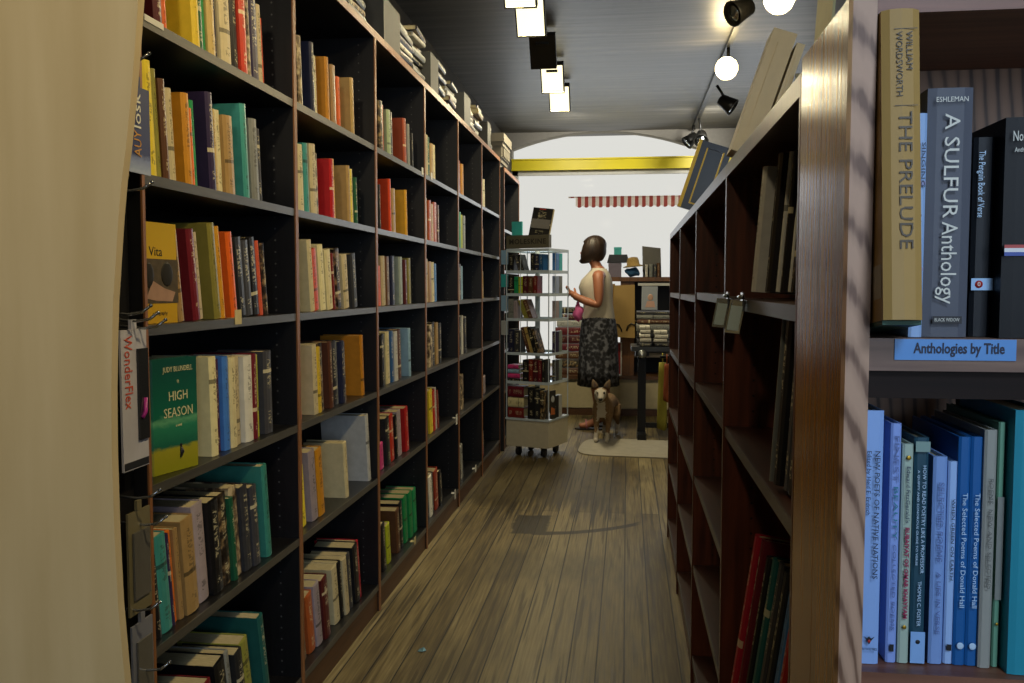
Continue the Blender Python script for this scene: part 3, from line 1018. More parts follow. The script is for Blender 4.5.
ZT = 1.4508
leaning_slab('binder', (.2, 1.80, ZT + .018), (.278, 1.80, 1.70), .046, .09, m_binder, 'large pale box binder leaning on top of the low mahogany bookcases', 'binder')
sdx, sdz = (1.70 - ZT - .018), -.078
sl = math.hypot(sdx, sdz)
leaning_slab('binder', (.2 + .05 * sdx / sl + .004, 1.80, ZT + .018 + .05 * sdz / sl + .0095), (.2 + .05 * sdx / sl + .004 + .07, 1.80, ZT + .018 + .05 * sdz / sl + .0095 + .07 * sdx / .078), .016, .08, m_binder2, 'thin buff binder leaning against the larger pale binder on the bookcase top', 'binder')
m_glassware = plain('grey_metal_stand', '5a5e58', .3, .6)
root = empty('book_stand', (.36, 1.72, ZT))
tag(root, 'small grey metal book stand behind the pale binders on the bookcase top', 'stand')
b = MB(); b.box(-.05, .05, -.03, .06, 0, .004); b.build('base', m_glassware, root)
b = MB(); b.box(-.045, .045, 0, .003, .004, .16); b.build('back_plate', m_glassware, root, (0, .02, 0), (rad(-14), 0, 0))
# thin olive card sheet standing behind the polished end panel
m_olive = plain('olive_card', '8f8a55', .55)
b = MB()
b.prism([(0, 0, 0), (0, .1, 0), (.012, .1, .2), (.012, .0, .2)], (.003, 0, 0))
tag(b.build('card_sheet', m_olive, None, (.235, 1.12, ZT)), 'stiff olive card sheet standing on the bookcase top behind the polished end panel', 'card')

# picture frame leaning on the case tops
root = empty('framed_picture', (.19, 3.3, 1.4895), (0, 0, 0))
tag(root, 'black picture frame with gold inner edge leaning on the mahogany bookcase top', 'picture frame')
th_ = rad(18)
Mf = Matrix.Rotation(th_, 3, 'Y')
m_bfr = plain('black_frame', '141312', .3)
m_gold = plain('gold_leaf', 'b08a2c', .35, .7)
m_pic = plain('dark_print', '23261f', .3, var=.5, scale=12)
fw, fh = .11, .25
b = MB()
for x0, x1, z0, z1 in ((0, .022, 0, fh), (fw - .022, fw, 0, fh), (.022, fw - .022, 0, .022), (.022, fw - .022, fh - .022, fh)):
    b.box(x0, x1, 0, .02, z0, z1)
fo = b.build('frame', m_bfr, root, rot=Mf.to_euler())
b = MB()
for x0, x1, z0, z1 in ((-.0122, -.0002, 0, fh), (.022, .027, .022, fh - .022), (fw - .027, fw - .022, .022, fh - .022), (.027, fw - .027, .022, .027)):
    b.box(x0, x1, -.002, .02, z0, z1)
b.build('gilt_edge', m_gold, root, rot=Mf.to_euler())
b = MB(); b.box(.0275, fw - .0275, .008, .012, .0275, fh - .0225); b.build('picture', m_pic, root, rot=Mf.to_euler())

m_oakblock = plain('dark_wood_block', '3a2618', .5)
b = MB(); b.box(0, .06, 0, .09, 0, .012); b.box(0, .012, 0, .09, .012, .1)
tag(b.build('bookend', m_oakblock, None, (.331, 3.27, ZT)), 'dark wooden bookend propping the framed picture on the mahogany bookcase top', 'bookend')

# ------------------------------------------------------------------ polished end shelf facing the camera
def oak_mat(name, a, bcol, rough=.35, sc=1.0, rings=34):
    t = NT(name)
    co = t.coord()
    mp = t.n('ShaderNodeMapping')
    mp.inputs['Scale'].default_value = (1.0, 1.0, .16)
    t.l(co, mp.inputs[0])
    mp.inputs['Location'].default_value = (.012, 0, -.11)
    wv = t.n('ShaderNodeTexWave', wave_type='RINGS', rings_direction='Y')
    wv.inputs['Scale'].default_value = rings
    wv.inputs['Distortion'].default_value = 1.1
    wv.inputs['Detail'].default_value = 2
    wv.inputs['Detail Scale'].default_value = 3
    t.l(mp.outputs[0], wv.inputs['Vector'])
    fine = t.noise(co, 60, 3, (3, 3, .12))
    f = t.math('ADD', t.math('MULTIPLY', wv.outputs['Fac'], .6), t.math('MULTIPLY', fine, .4))
    t.setc(t.ramp(f, [(.2, rgb(a)), (.36, tuple(x * .3 + y * .7 for x, y in zip(rgb(a), rgb(bcol)))), (.7, rgb(bcol))]))
    t.rough(rough, .5)
    t.bump(fine, .06, .001)
    return t.m


m_oak = oak_mat('oak_stile', '6e4e3a', 'b9957b', .5)
m_oak_d = oak_mat('dark_oak_back', '4a3426', '96735a', .5, rings=26)
m_pol = wood('polished_walnut_panel', '64400f', 'a87224', 'z', 6, .2, 20, spec=.3, contrast=(.3, .75))
m_oak_r = wood('oak_rail', '533023', '8f6048', 'x', 5, .45)
m_cleat = wood('shaded_cleat', '140d0a', '261812', 'x', 5, .6, spec=.2)  # shade below the shelf lip put into the cleat's dark colour
YE = .86
root = empty('end_shelf', (.2, YE, 0))
tag(root, 'polished wooden end shelf of poetry books closing the low mahogany row', 'bookcase')
EW, ED, EH = .66, .228, 1.465
b = MB()
b.box(0, .0185, .005, ED * .5 - .0008, 0, EH); b.box(0, .0185, ED * .5 + .0008, ED, 0, EH); b.box(.002, .0185, ED * .5 - .0008, ED * .5 + .0008, 0, EH)
b.build('side_panel', m_pol, root)
b = MB(); b.box(EW - .0185, EW, .005, ED, 0, EH); b.build('side_panel', m_pol, root)
b = MB(); b.box(-.0005, .0205, -.012, .0048, 0, EH); b.build('stile', m_oak, root, bevel=.001)
b = MB(); b.box(EW - .0205, EW + .0005, -.012, .0048, 0, EH); b.build('stile', m_oak, root, bevel=.001)
b = MB(); b.box(.0187, EW - .0187, ED - .008, ED, 0, EH); b.build('back_panel', m_oak_d, root)
b = MB(); b.box(.0207, EW - .0207, -.012, .006, 1.444, EH); b.box(.0187, EW - .0187, .0062, ED - .0082, EH - .02, EH); b.build('top_rail', m_oak_r, root, bevel=.0008)
SH = (1.153, .838, .50, .16)
for i, z in enumerate(SH):
    b = MB()
    b.box(.0187, EW - .0187, .006, ED - .0082, z - .02, z); b.box(.0207, EW - .0207, -.006, .0058, z - .03, z)
    b.build('shelf', m_oak_r if i else wood('oak_shelf', '5a4034', '93735f', 'x', 5, .45), root)
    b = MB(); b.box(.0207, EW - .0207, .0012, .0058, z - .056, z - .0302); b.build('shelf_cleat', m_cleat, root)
b = MB(); b.box(.0187, EW - .0187, .02, .035, 0, .139); b.build('plinth', m_oak_d, root)

# the blue shelf label
m_lab = plain('blue_label_card', '4f8fd2', .4, var=.06)
lx0, lz1 = on_y(895, 339, YE - .0075)
lx1, lz0 = on_y(1016, 361, YE - .0075)
b = MB()
b.box(0, lx1 - lx0, 0, .0012, 0, lz1 - lz0)
lab = b.build('shelf_label', m_lab, None, (lx0, YE - .0075, lz0))
text('Anthologies by Title', .0135, plain('navy_ink', '101a38', .5), lab, ((lx1 - lx0) * .53, -.0004, (lz1 - lz0) * .55), 'across', fit=(lx1 - lx0) * .75, bold=.0003)
tag(lab, 'blue card shelf label on the edge below the anthologies', 'label')

# poetry books: u0, u1, v_top of each spine; bottoms stand on the shelf
m_ink_br = plain('brown_ink', '4a3a1e', .5)
m_blue_ink = plain('slate_ink', '2c3a56', .5)
m_pink_ink = plain('crimson_ink', '9c2c54', .5)
m_teal_ink = plain('teal_ink', '2c7f9a', .5)
m_pale_ink = plain('pale_blue_ink', 'b8d4ee', .5)
m_red_ink = plain('red_ink', 'b02a22', .5)


def custom_book(hexc, rough=.4):
    return plain('jacket_' + hexc, hexc, rough, var=.06, scale=25, spec=.22)


def end_book(u0, u1, vt, shelf_z, rec, hexc, label, d=.15, t=None, group=None):
    Y = YE + rec
    x0, zt = on_y(u0, vt, Y)
    x1, _ = on_y(u1, vt, Y)
    h = zt - shelf_z
    o = make_book(x1 - x0, d, h, None, (x0, Y, shelf_z + .0006), (0, 0, 0), True, custom_book(hexc), .0003)
    tag(o, label, 'book', group)
    return o, x1 - x0, h


gA, gB = 'anthologies on the upper end shelf', 'poetry books on the lower end shelf'
z1 = SH[0]
# the tipped yellow hardback
px0, pz1 = on_y(868, 13, YE + .004)
px1, _ = on_y(912, 13, YE + .004)
pt = .0325
tip = rad(6)
Mb = Matrix.Rotation(-tip, 3, 'X')
prel = make_book(pt, .165, .275, None, (.2228, YE - .047, z1 + .0182), (Matrix.Rotation(rad(-.2), 3, 'Y') @ Mb).to_euler(), True, custom_book('b08e54', .35))
spine_text(prel, pt, .275, 'WILLIAM', .075, .20, .68, .17, m_ink_br)
spine_text(prel, pt, .275, 'WORDSWORTH', .075, .285, .42, .17, m_ink_br)
spine_text(prel, pt, .275, 'THE PRELUDE', .335, .775, .55, .36, m_ink_br)
b = MB(); b.box(pt * .3, pt * .9, 0, .0002, .2565, .2571); b.box(pt * .3, pt * .9, 0, .0002, .188, .1886); b.build('rule_line', m_ink_br, prel, (0, -.0042, 0))
b = MB(); b.box(.0, pt, .004, .164, -.004, -.0002); b.build('tail_board', plain('green_cloth', '1e4a36', .6), prel)
b = MB(); b.box(-.0004, -.0001, .006, .03, .02, .05); b.build('price_sticker', plain('sticker_paper', 'b5aa90', .6), prel)
tag(prel, 'big yellow hardback poem tipped backwards at the left end of the upper end shelf', 'book', gA)
prel['label'] = 'big yellow hardback tipped back beside the oak stile on the upper end shelf'
o, t, h = end_book(914.5, 928, 114, z1, .006, '93b2dc', 'slim pale blue book between the yellow hardback and wide grey anthology', .13, group=gA)
spine_text(o, t, h, 'SINGING', .13, .33, .68, .3, m_blue_ink, -.003); spine_text(o, t, h, 'SCHOOL', .13, .31, .28, .3, m_blue_ink, -.003)
spine_text(o, t, h, 'ROBERT PINSKY', .45, .68, .5, .28, m_blue_ink, -.003)
b = MB(); b.box(t * .1, t * .9, 0, .0002, h * .68, h * .7); b.box(t * .1, t * .9, 0, .0002, h * .3, h * .315); b.build('spine_band', plain('lilac_band', '8a90bc', .5), o, (0, -.0026, 0))
o, t, h = end_book(928.5, 974, 89, z1, .012, '575a64', 'wide slate-grey anthology with tall white spine lettering, upper end shelf', .16, group=gA)
text('ESHLEMAN', .0065, m_white_ink, o, (t * .5, -.0045, h * .95), 'across', fit=t * .7)
spine_text(o, t, h, 'A SULFUR', .105, .52, .5, .34, m_white_ink); spine_text(o, t, h, 'Anthology', .535, .865, .5, .36, m_white_ink)
b = MB(); b.box(t * .2, t * .85, 0, .0003, h * .055, h * .085); b.build('publisher_plate', m_ink, o, (0, -.0044, 0))
text('BLACK WIDOW', .0045, m_white_ink, o, (t * .52, -.0046, h * .07), 'across', fit=t * .55)
o, t, h = end_book(974.5, 997, 138, z1, .022, '0b0f15', 'slim black paperback with a small white badge beside the grey anthology', .14, group=gA)
spine_text(o, t, h, 'The Penguin Book of Verse', .07, .4, .3, .3, m_pale_ink, -.0035)
b = MB(); b.box(0, t, 0, .0002, h * .235, h * .295); b.build('white_badge', plain('badge_blue_white', '9fc4ea', .5), o, (0, -.0031, 0))
b = MB(); b.lathe([(.0035, 0), (.0035, .0003)], seg=16, M=Matrix.Rotation(rad(90), 3, 'X')); b.build('emblem', m_red_ink, o, (t * .34, -.0032, h * .265)); text('0', .006, m_white_ink, o, (t * .34, -.0037, h * .265), 'across')
o, t, h = end_book(997.5, 1002, 150, z1, .03, '1c2024', 'thin charcoal book squeezed before the big black curved-top book', .13, group=gA)
o, t, h = end_book(1004.5, 1062, 118, z1, .0, '07080a', 'big glossy black book with a tricolour ribbon band at the end of the shelf', .16, group=gA)
o.location.x += .002
text('Norton', .013, m_white_ink, o, (t * .3, -.0045, h * .91), 'across', fit=t * .42); text('Anthology', .006, m_white_ink, o, (t * .3, -.0045, h * .85), 'across', fit=t * .36)
b = MB()
for q, (za, zb) in enumerate(((.375, .392), (.392, .41), (.41, .425))):
    b.box(0, t, 0, .0003, h * za, h * zb, q)
b.build('ribbon_band', [plain('ribbon_blue', '24449a', .4), plain('ribbon_white', 'dedede', .4), plain('ribbon_red', 'b0322c', .4)], o, (0, -.0044, 0))

z2 = SH[1]
SB = [  # u0, u1, v_top, recess, colour, label
    (862.5, 884.5, 411, .012, '8fb2ea', 'tall wide pale blue paperback at the left end of the lower end shelf'),
    (891.5, 902, 424, .018, '8ba6e6', 'slim periwinkle paperback, second from the oak stile on the lower end shelf'),
    (903, 914, 444.5, .018, 'a9bcae', 'pale sage paperback with crimson spine letters, lower end shelf'),
    (915, 929.5, 438, .02, '2a4c5c', 'dark slate paperback with a pale foot panel, lower end shelf'),
    (934, 948, 457, .02, '7fa0d8', 'short dusty blue paperback right of the black gap, lower end shelf'),
    (949, 958.5, 462, .022, '9cbcea', 'shortest light blue paperback on the lower end shelf'),
    (959.5, 971.5, 437.5, .02, '205e9e', 'royal blue poetry paperback, nearer the left of the identical pair'),
    (972, 984, 437.5, .02, '205e9e', 'royal blue poetry paperback, nearer the right of the identical pair'),
    (985.5, 998, 430.5, .016, '9a9a92', 'grey-cream paperback right of the two royal blue ones'),
    (999.5, 1006, 423, .02, '6a9a80', 'thin green and grey paperback near the right end, lower end shelf'),
    (1009, 1015, 416, .04, '1c2c2c', 'dark green book standing deeper between green and turquoise ones'),
    (1016.5, 1052, 411, .004, '2b8ea4', 'large turquoise book at the right end of the lower end shelf'),
]
EB = []
m_mid_ink = plain('mid_blue_ink', '5e74ae', .5)
for q in SB:
    o, t, h = end_book(q[0], q[1], q[2], z2, q[3], q[4], q[5], .14, group=gB)
    EB.append((o, t, h))
o, t, h = EB[0]
spine_text(o, t, h, 'NEW POETS OF NATIVE NATIONS', .155, .655, .68, .24, m_blue_ink); spine_text(o, t, h, 'Edited by Heid E. Erdrich', .155, .405, .3, .2, m_blue_ink)
b = MB(); b.prism([(-.005, 0, .004), (-.002, 0, 0), (0, 0, -.004), (.002, 0, 0), (.005, 0, .004), (.002, 0, .002), (0, 0, .004), (-.002, 0, .002)], (0, .0003, 0)); b.build('bird_emblem', m_ink, o, (t * .5, -.0046, h * .1))
b = MB(); b.sphere((0, 0, 0), .0015, 8, sc=(1, .2, 1)); b.build('emblem_dot', m_red_ink, o, (t * .5, -.0048, h * .098))
text('GRAYWOLF PRESS', .003, m_blue_ink, o, (t * .5, -.0045, h * .065), 'across', fit=t * .75)
o, t, h = EB[1]
spine_text(o, t, h, 'FINEST', .05, .24, .5, .42, m_mid_ink, -.003); spine_text(o, t, h, 'BEAUTY', .26, .48, .5, .42, m_teal_ink, -.003); spine_text(o, t, h, 'COLLECTED POEMS', .5, .86, .5, .32, m_mid_ink, -.003)
b = MB(); b.box(t * .3, t * .7, 0, .0003, h * .05, h * .08); b.build('publisher_mark', m_ink, o, (0, -.0026, 0))
o, t, h = EB[2]
spine_text(o, t, h, 'Edward FitzGerald\u2019s', .1, .355, .5, .36, m_blue_ink, -.003); spine_text(o, t, h, 'RUBAIYAT OF OMAR KHAYYAM', .375, .79, .5, .38, m_pink_ink, -.003, .0002)
b = MB(); b.sphere((0, 0, 0), .0022, 8, sc=(1, .15, 1)); b.build('gilt_dot', m_gold, o, (t * .5, -.0028, h * .94))
b = MB(); b.sphere((0, 0, 0), .002, 8, sc=(1, .15, 1)); b.build('gilt_dot', m_gold, o, (t * .5, -.0028, h * .17))
o, t, h = EB[3]
spine_text(o, t, h, 'HOW TO READ POETRY LIKE A PROFESSOR', .12, .595, .64, .26, m_pale_ink, -.0035); spine_text(o, t, h, 'A QUIPPY AND SONOROUS GUIDE TO VERSE', .14, .56, .25, .14, m_pale_ink, -.0035)
spine_text(o, t, h, 'THOMAS C. FOSTER', .63, .83, .5, .26, m_pale_ink, -.0035)
b = MB(); b.box(0, t, 0, .0003, 0.001, h * .145, 0); b.sphere((t * .5, 0, h * .1), .0022, 8, 1, (1, .2, 1)); b.build('foot_panel', [plain('foot_blue', '86b2e8', .5), m_ink], o, (0, -.0035, 0))
b = MB(); b.box(0, t, 0, .0003, h * .94, h * .985, 0); b.build('head_band', plain('head_sage', '7f9c96', .5), o, (0, -.0035, 0))
o, t, h = EB[4]
spine_text(o, t, h, 'SELECTED POEMS', .12, .5, .5, .4, m_mid_ink, -.0035); spine_text(o, t, h, 'A LIFE IN VERSE', .55, .85, .5, .3, m_mid_ink, -.0035)
o, t, h = EB[5]
spine_text(o, t, h, 'WHEN GREEN ON EARTH', .18, .58, .5, .32, m_blue_ink, -.003); b = MB(); b.box(t * .25, t * .75, 0, .0003, h * .07, h * .1); b.build('publisher_mark', m_ink, o, (0, -.0026, 0))
for q in (6, 7):
    o, t, h = EB[q]
    spine_text(o, t, h, 'The Selected Poems of Donald Hall', .24, .74, .5, .42, m_pale_ink, -.0035)
    b = MB(); b.sphere((0, 0, 0), .0034, 10, sc=(1, .1, 1)); b.build('round_mark', m_pale_ink, o, (t * .5, -.003, h * .09))
o, t, h = EB[8]
spine_text(o, t, h, 'POEMS  NEW AND SELECTED', .2, .66, .5, .34, plain('grey_ink', '6c6c68', .5), -.0035)
o, t, h = EB[9]
b = MB(); b.box(0, t, 0, .0003, h * .28, h * .7, 0); b.sphere((t * .5, 0, h * .18), .0015, 8, 1, (1, .2, 1)); b.build('spine_panel', [plain('grey_panel', '7d807a', .5), m_gold], o, (0, -.0022, 0))

# ------------------------------------------------------------------ near left: maple end board with a curved edge, wire hooks, blister packs
m_maple = wood('maple_board', 'ac9668', 'cbb88e', 'z', 2.2, .5, 9, contrast=(.25, .8))
edge = [(145, -6), (141, 50), (137, 100), (132, 150), (128, 180), (124.5, 220), (122, 260), (119.5, 300), (118.5, 330), (117.5, 390), (118, 450), (120.5, 530), (124, 600), (132, 690)]
YB = 1.05
pts = []
for u, v in edge:
    x, z = on_y(u, v, YB + .014)
    pts.append((x, 0, z))
x_top = pts[0][0] + .02
poly = [(-1.12, 0, 0), (-1.12, 0, 1.95), (-.52, 0, 1.95), (-.56, 0, 1.72)] + pts + [(-.60, 0, .45), (-.58, 0, .2), (-.58, 0, 0)]
b = MB(); b.prism(poly, (0, .014, 0))
tag(b.build('end_board', m_maple, None, (0, YB, 0)), 'large pale maple end board with a curved inner edge beside the hanging packs', 'board')

root = empty('peg_rack', (-.93, 1.2, 0))
tag(root, 'black peg rack with curved wire hooks between maple board and nearest bookcase', 'rack')
m_peg = plain('black_pegboard', '0e0e10', .5)
m_wire = plain('chrome_wire', 'a8acb0', .2, .9, var=.05)
b = MB(); b.box(-.03, 0, 0, .372, 0, 1.95); b.build('back_panel', m_peg, root)
HK = [(1.60, .30), (1.375, .30), (1.142, .31), (1.155, .285), (1.128, .335), (.82, .30), (.765, .32), (.615, .29), (.49, .32)]
for z, y in HK:
    b = MB(); b.tube([(0, y, z), (.05, y, z - .004), (.075, y, z), (.09, y + .004, z + .012)], .0026, 6); b.sphere((.09, y + .004, z + .012), .0035, 8); b.build('hook', m_wire, root)

m_blue_pack = cover_mat('blue_pack', [(0, rgb('9aa8c4')), (.14, rgb('7684ae')), (.2, rgb('2a3566')), (1, rgb('26305c'))])
m_white_pack = plain('white_pack_card', 'b4b3bc', .4)


def pack(y0, w, z0, h, mat, label, kids, px=-.893):
    o = None
    b = MB(); b.box(0, .004, 0, w, 0, h); b.box(-.001, .005, w * .4, w * .6, h, h + .018)
    o = b.build('hanging_pack', mat, None, (px, y0, z0), bevel=.0008)
    kids(o, w, h)
    tag(o, label, 'packet', 'packets on the wire hooks')
    return o


m_or_ink = plain('orange_ink', 'c04a1e', .5)


def kid_blue(o, w, h):
    text('losk', .034, m_white_ink, o, (.0052, w * .45, h * .72), 'faceup', fit=h * .4); text('AUY', .034, plain('amber_ink', 'c08a2a', .5), o, (.0052, w * .45, h * .34), 'faceup', fit=h * .3)


def kid_white(o, w, h):
    text('WonderFlex', .036, m_or_ink, o, (.0052, w * .24, h * .7), 'facedown', fit=h * .52)
    b = MB(); b.box(0, .004, w * .58, w * .97, h * .2, h * .86, 0); b.build('clear_blister', plain('smoked_blister', '26282c', .15), o, (.0045, 0, 0), bevel=.0015)
    b = MB(); b.tube([(.0095, w * .66, h * .36), (.011, w * .76, h * .4), (.0095, w * .8, h * .5)], .004, 8); b.build('magenta_lamp', plain('magenta_plastic', 'a02a80', .3), o)
    b = MB(); b.box(.0042, .0048, .002, w * .98, .002, h * .06); b.build('foot_band', m_ink, o)


def kid_none(o, w, h):
    b = MB(); b.box(.0052, .009, w * .15, w * .85, h * .15, h * .8); b.build('blister', plain('grey_blister', '5c5a54', .2), o, bevel=.002)


pack(1.487, .078, 1.405, .155, m_blue_pack, 'navy blue packet hanging highest beside the maple board', kid_blue, -.880)
pack(1.472, .085, .868, .255, m_white_pack, 'white packet with orange lettering hanging beside the maple board', kid_white)
pack(1.48, .075, .60, .19, plain('khaki_pack', '6c6448', .5), 'khaki packet hanging below the white one beside the maple board', kid_none)
pack(1.485, .07, .42, .16, plain('grey_pack', '73757e', .5), 'grey packet hanging lowest beside the maple board', kid_none)

# ------------------------------------------------------------------ glint on the floor, built as a small shiny chip
b = MB(); b.prism([(-.013, -.009, .001), (.006, -.014, .004), (.014, .002, .001), (.003, .014, .007), (-.01, .01, .002)], (0, 0, .0012))
tag(b.build('floor_glint', plain('pale_blue_glint', '9fd0e0', .15, .6), None, (-.662, 2.81, .0)), 'tiny pale blue chip for the glint on the floorboards near the second black bookcase', 'glint')

# ------------------------------------------------------------------ lamps
m_track = plain('black_track_metal', '1e1d1b', .4, .3)
m_head = plain('dark_lamp_metal', '2b2a27', .35, .4)
m_warm_face = emis('warm_lamp_face', (1.0, .9, .56), 1.7)
m_bulb = emis('bright_warm_bulb', (1.0, .82, .42), 9)


def light(name, typ, loc, energy, col, size=.1, target=None, spot=60, blend=.5, sizey=None):
    d = bpy.data.lights.new(name, typ)
    d.energy = energy
    d.color = col
    if typ == 'AREA':
        d.size = size
        if sizey:
            d.shape = 'RECTANGLE'
            d.size_y = sizey
    else:
        d.shadow_soft_size = size
    if typ == 'SPOT':
        d.spot_size = rad(spot)
        d.spot_blend = blend
    o = bpy.data.objects.new(name, d)
    COL.objects.link(o)
    o.location = loc
    if target is not None:
        o.rotation_euler = (Vector(target) - Vector(loc)).to_track_quat('-Z', 'Y').to_euler()
    return o


WARM = (1.0, .78, .42)
ZL = 2.62
tr = empty('track_light', (-.535, 0, 2.8))
tag(tr, 'black ceiling track of square lit lamp heads above the aisle\'s left side', 'ceiling light')
b = MB(); b.box(-.018, .018, 2.6, 7.3, -.03, 0); b.build('track_rail', m_track, tr)
for i, (y, lit) in enumerate(((3.6, 1), (4.42, 1), (4.93, 1), (5.66, 0), (6.38, 1), (7.05, 1))):
    b = MB()
    b.tube([(0, y, -.03), (0, y, -.075)], .012)
    b.box(-.04, .04, y - .05, y + .05, -.095, -.07)
    MT = Matrix.Translation((0, y, -.13)) @ Matrix.Rotation(rad(-52), 4, 'X')
    b.box(-.082, .082, -.11, .11, -.004, .045, M=MT)
    b.box(-.05, .05, -.07, .07, .045, .06, M=MT)
    h = b.build('lamp_head', [m_head], tr)
    b = MB(); b.box(-.074, .074, -.1, .1, -.0075, -.0045, M=MT)
    b.build('lamp_face', m_warm_face if lit else m_head, h)
    if lit:
        light('track_lamp_light', 'AREA', (-.535, y - .02, 2.8 - .21), 5 if y < 6 else 20, (1, .86, .55), .14, (-.535, y, 0), sizey=.22)

sr = empty('track_light', (.65, 0, 2.8))
tag(sr, 'black ceiling track of adjustable spot lamps above the mahogany row', 'ceiling light')
b = MB(); b.box(-.018, .018, 3.4, 9.2, -.03, 0); b.build('track_rail', m_track, sr)
SPOTS = [(4.5, (.09, 0, -.17), 1, (-.55, .1, -1)), (4.95, (-.06, 0, -.13), 0, (-.9, -.5, -.5)), (6.1, (0, 0, -.15), 1, (-.35, -1, -.5)), (7.2, (.11, 0, -.17), 0, (.8, -.2, -.6)), (8.6, (.03, 0, -.2), 0, (-.1, -.8, -.7)), (8.95, (-.04, 0, -.16), 0, (-.8, -.2, -.7))]
for y, off, lit, dr in SPOTS:
    c = Vector((off[0], y, off[2]))
    d = Vector(dr).normalized()
    q = d.to_track_quat('Z', 'Y').to_matrix()
    b = MB()
    b.tube([(off[0] * .3, y, -.03), (off[0] * .6, y, -.08), c], .011)
    b.lathe([(.02, -.07), (.045, -.06), (.055, .0), (.07, .06), (.066, .064), (.05, .02)], c, 14, M=q)
    h = b.build('lamp_head', m_head, sr)
    if lit:
        b = MB(); b.sphere(c + d * .05, .075, 14); b.build('bulb', m_bulb, h)
        p = Vector((.65, 0, 2.8)) + c + d * .12
        light('spot_lamp_light', 'POINT', p, 14, WARM, .05)
    else:
        b = MB(); b.lathe([(.0, .055), (.045, .055), (.045, .058), (.0, .058)], c, 14, M=q); b.build('lens', m_silver, h)

# added fills as marked; the rest unseen lamps on the same tracks, nearer the camera than the picture shows
for y in (1.0, 2.2, 3.3):
    light('aisle_spot', 'SPOT', (.5, y, 2.6), 80 if y < 2 else 60 if y < 3 else 48, WARM, .05, (-.9, y + .35, 1.55), 80, .8)
for y in (4.6, 5.8):
    light('aisle_spot', 'SPOT', (.6, y, 2.6), 38, (1, .86, .6), .05, (-.9, y + .2, 1.4), 75, .8)
light('front_spot', 'SPOT', (-.45, -.5, 2.55), 70, (1, .84, .58), .08, (-.9, 1.05, 1.6), 75, .9)
light('panel_spot', 'SPOT', (-.5, 1.9, 2.6), 40, WARM, .05, (.2, 1.0, 1.3), 40, .9)
light('end_shelf_fill', 'SPOT', (.7, -.7, 2.4), 78, (.64, .8, 1.0), .25, (.36, .86, .95), 50, .8)  # added cool fill to brighten the end shelf
light('binder_spot', 'SPOT', (.35, .2, 2.6), 26, WARM, .06, (.24, 1.8, 1.55), 34, .8)
light('street_end_fill', 'SPOT', (-.6, 8.2, 2.66), 25, (1, .97, .88), .1, (-.3, 9.3, 2.45), 120, .9)  # added fill for the street end, not on a lamp head
light('beam_fill', 'SPOT', (.9, 8.1, 2.66), 60, (1, .97, .88), .1, (-.1, 9.3, 2.45), 120, .9)  # added wash to brighten the yellow beam, no lamp head there
# daylight: the rear window (cool) and the street window
light('rear_window_daylight', 'AREA', (1.2, -3.1, 1.65), 46, (.62, .78, 1.0), 1.9, (.6, 1.0, 1.1), sizey=1.5)
pl = light('street_window_daylight', 'AREA', (.3, YW - .05, 1.4), 26, (.85, .93, 1.0), 3.0, (.0, 5.0, .6), sizey=1.9)
pl.data.cycles.is_portal = False

# world
w = bpy.data.worlds.new('overcast_street_light')
scene.world = w
w.use_nodes = True
bg = w.node_tree.nodes['Background']
bg.inputs[0].default_value = (.73, .725, .68, 1)
bg.inputs[1].default_value = 1.0

# ------------------------------------------------------------------ street end of the shop
m_plat = plain('beige_panel_paint', 'b3a888', .6)
m_ledge = wood('brown_ledge', '3d2a1a', '6b4a2e', 'x', 6, .4)
root = empty('window_platform', (0, 8.32, 0))
tag(root, 'low beige panelled platform with a wooden ledge under the street window', 'platform')
b = MB(); b.box(-1.19, 1.89, 0.02, .97, 0, .34); b.build('body', m_plat, root)
for x in (-1.18, -.62, -.06, .5, 1.06, 1.55):
    b = MB(); b.box(x, x + .5, 0, .0198, .07, .31); b.build('front_panel', m_plat, root, bevel=.004)
b = MB(); b.box(-1.19, 1.89, -.02, .97, .3402, .372); b.build('ledge', m_ledge, root)
b = MB(); b.box(-1.19, 1.89, .002, .0198, 0, .06); b.build('kick_board', m_plinth, root)

root = empty('low_bookcase', (-.06, 8.38, .3725))
tag(root, 'brown wooden bookcase standing on the window platform behind the pedestal table', 'bookcase')
m_post = wood('warm_brown_post', '4a2f18', '7a5026', 'z', 6, .45)
m_in = plain('dark_case_inside', '0c0b0a', .6)
for x0, x1 in ((0, .13), (.72, .85)):
    b = MB(); b.box(x0, x1, 0, .4, 0, .88); b.build('post', m_post, root)
b = MB(); b.box(.13, .72, .36, .4, 0, .88); b.build('back_panel', m_in, root)
b = MB(); b.box(-.16, .88, -.03, .42, .8802, .92); b.build('top', m_post, root, bevel=.004)
for z in (.17, .5):
    b = MB(); b.box(.13, .72, .02, .36, z, z + .02); b.build('shelf', plain('dusty_shelf_edge', '55504a', .5), root)
b = MB(); b.box(.16, .7, -.012, -.001, .84, .865); b.build('price_rail', plain('white_price_rail', 'c8c8c2', .4), root)
ZC = .3725 + .9205

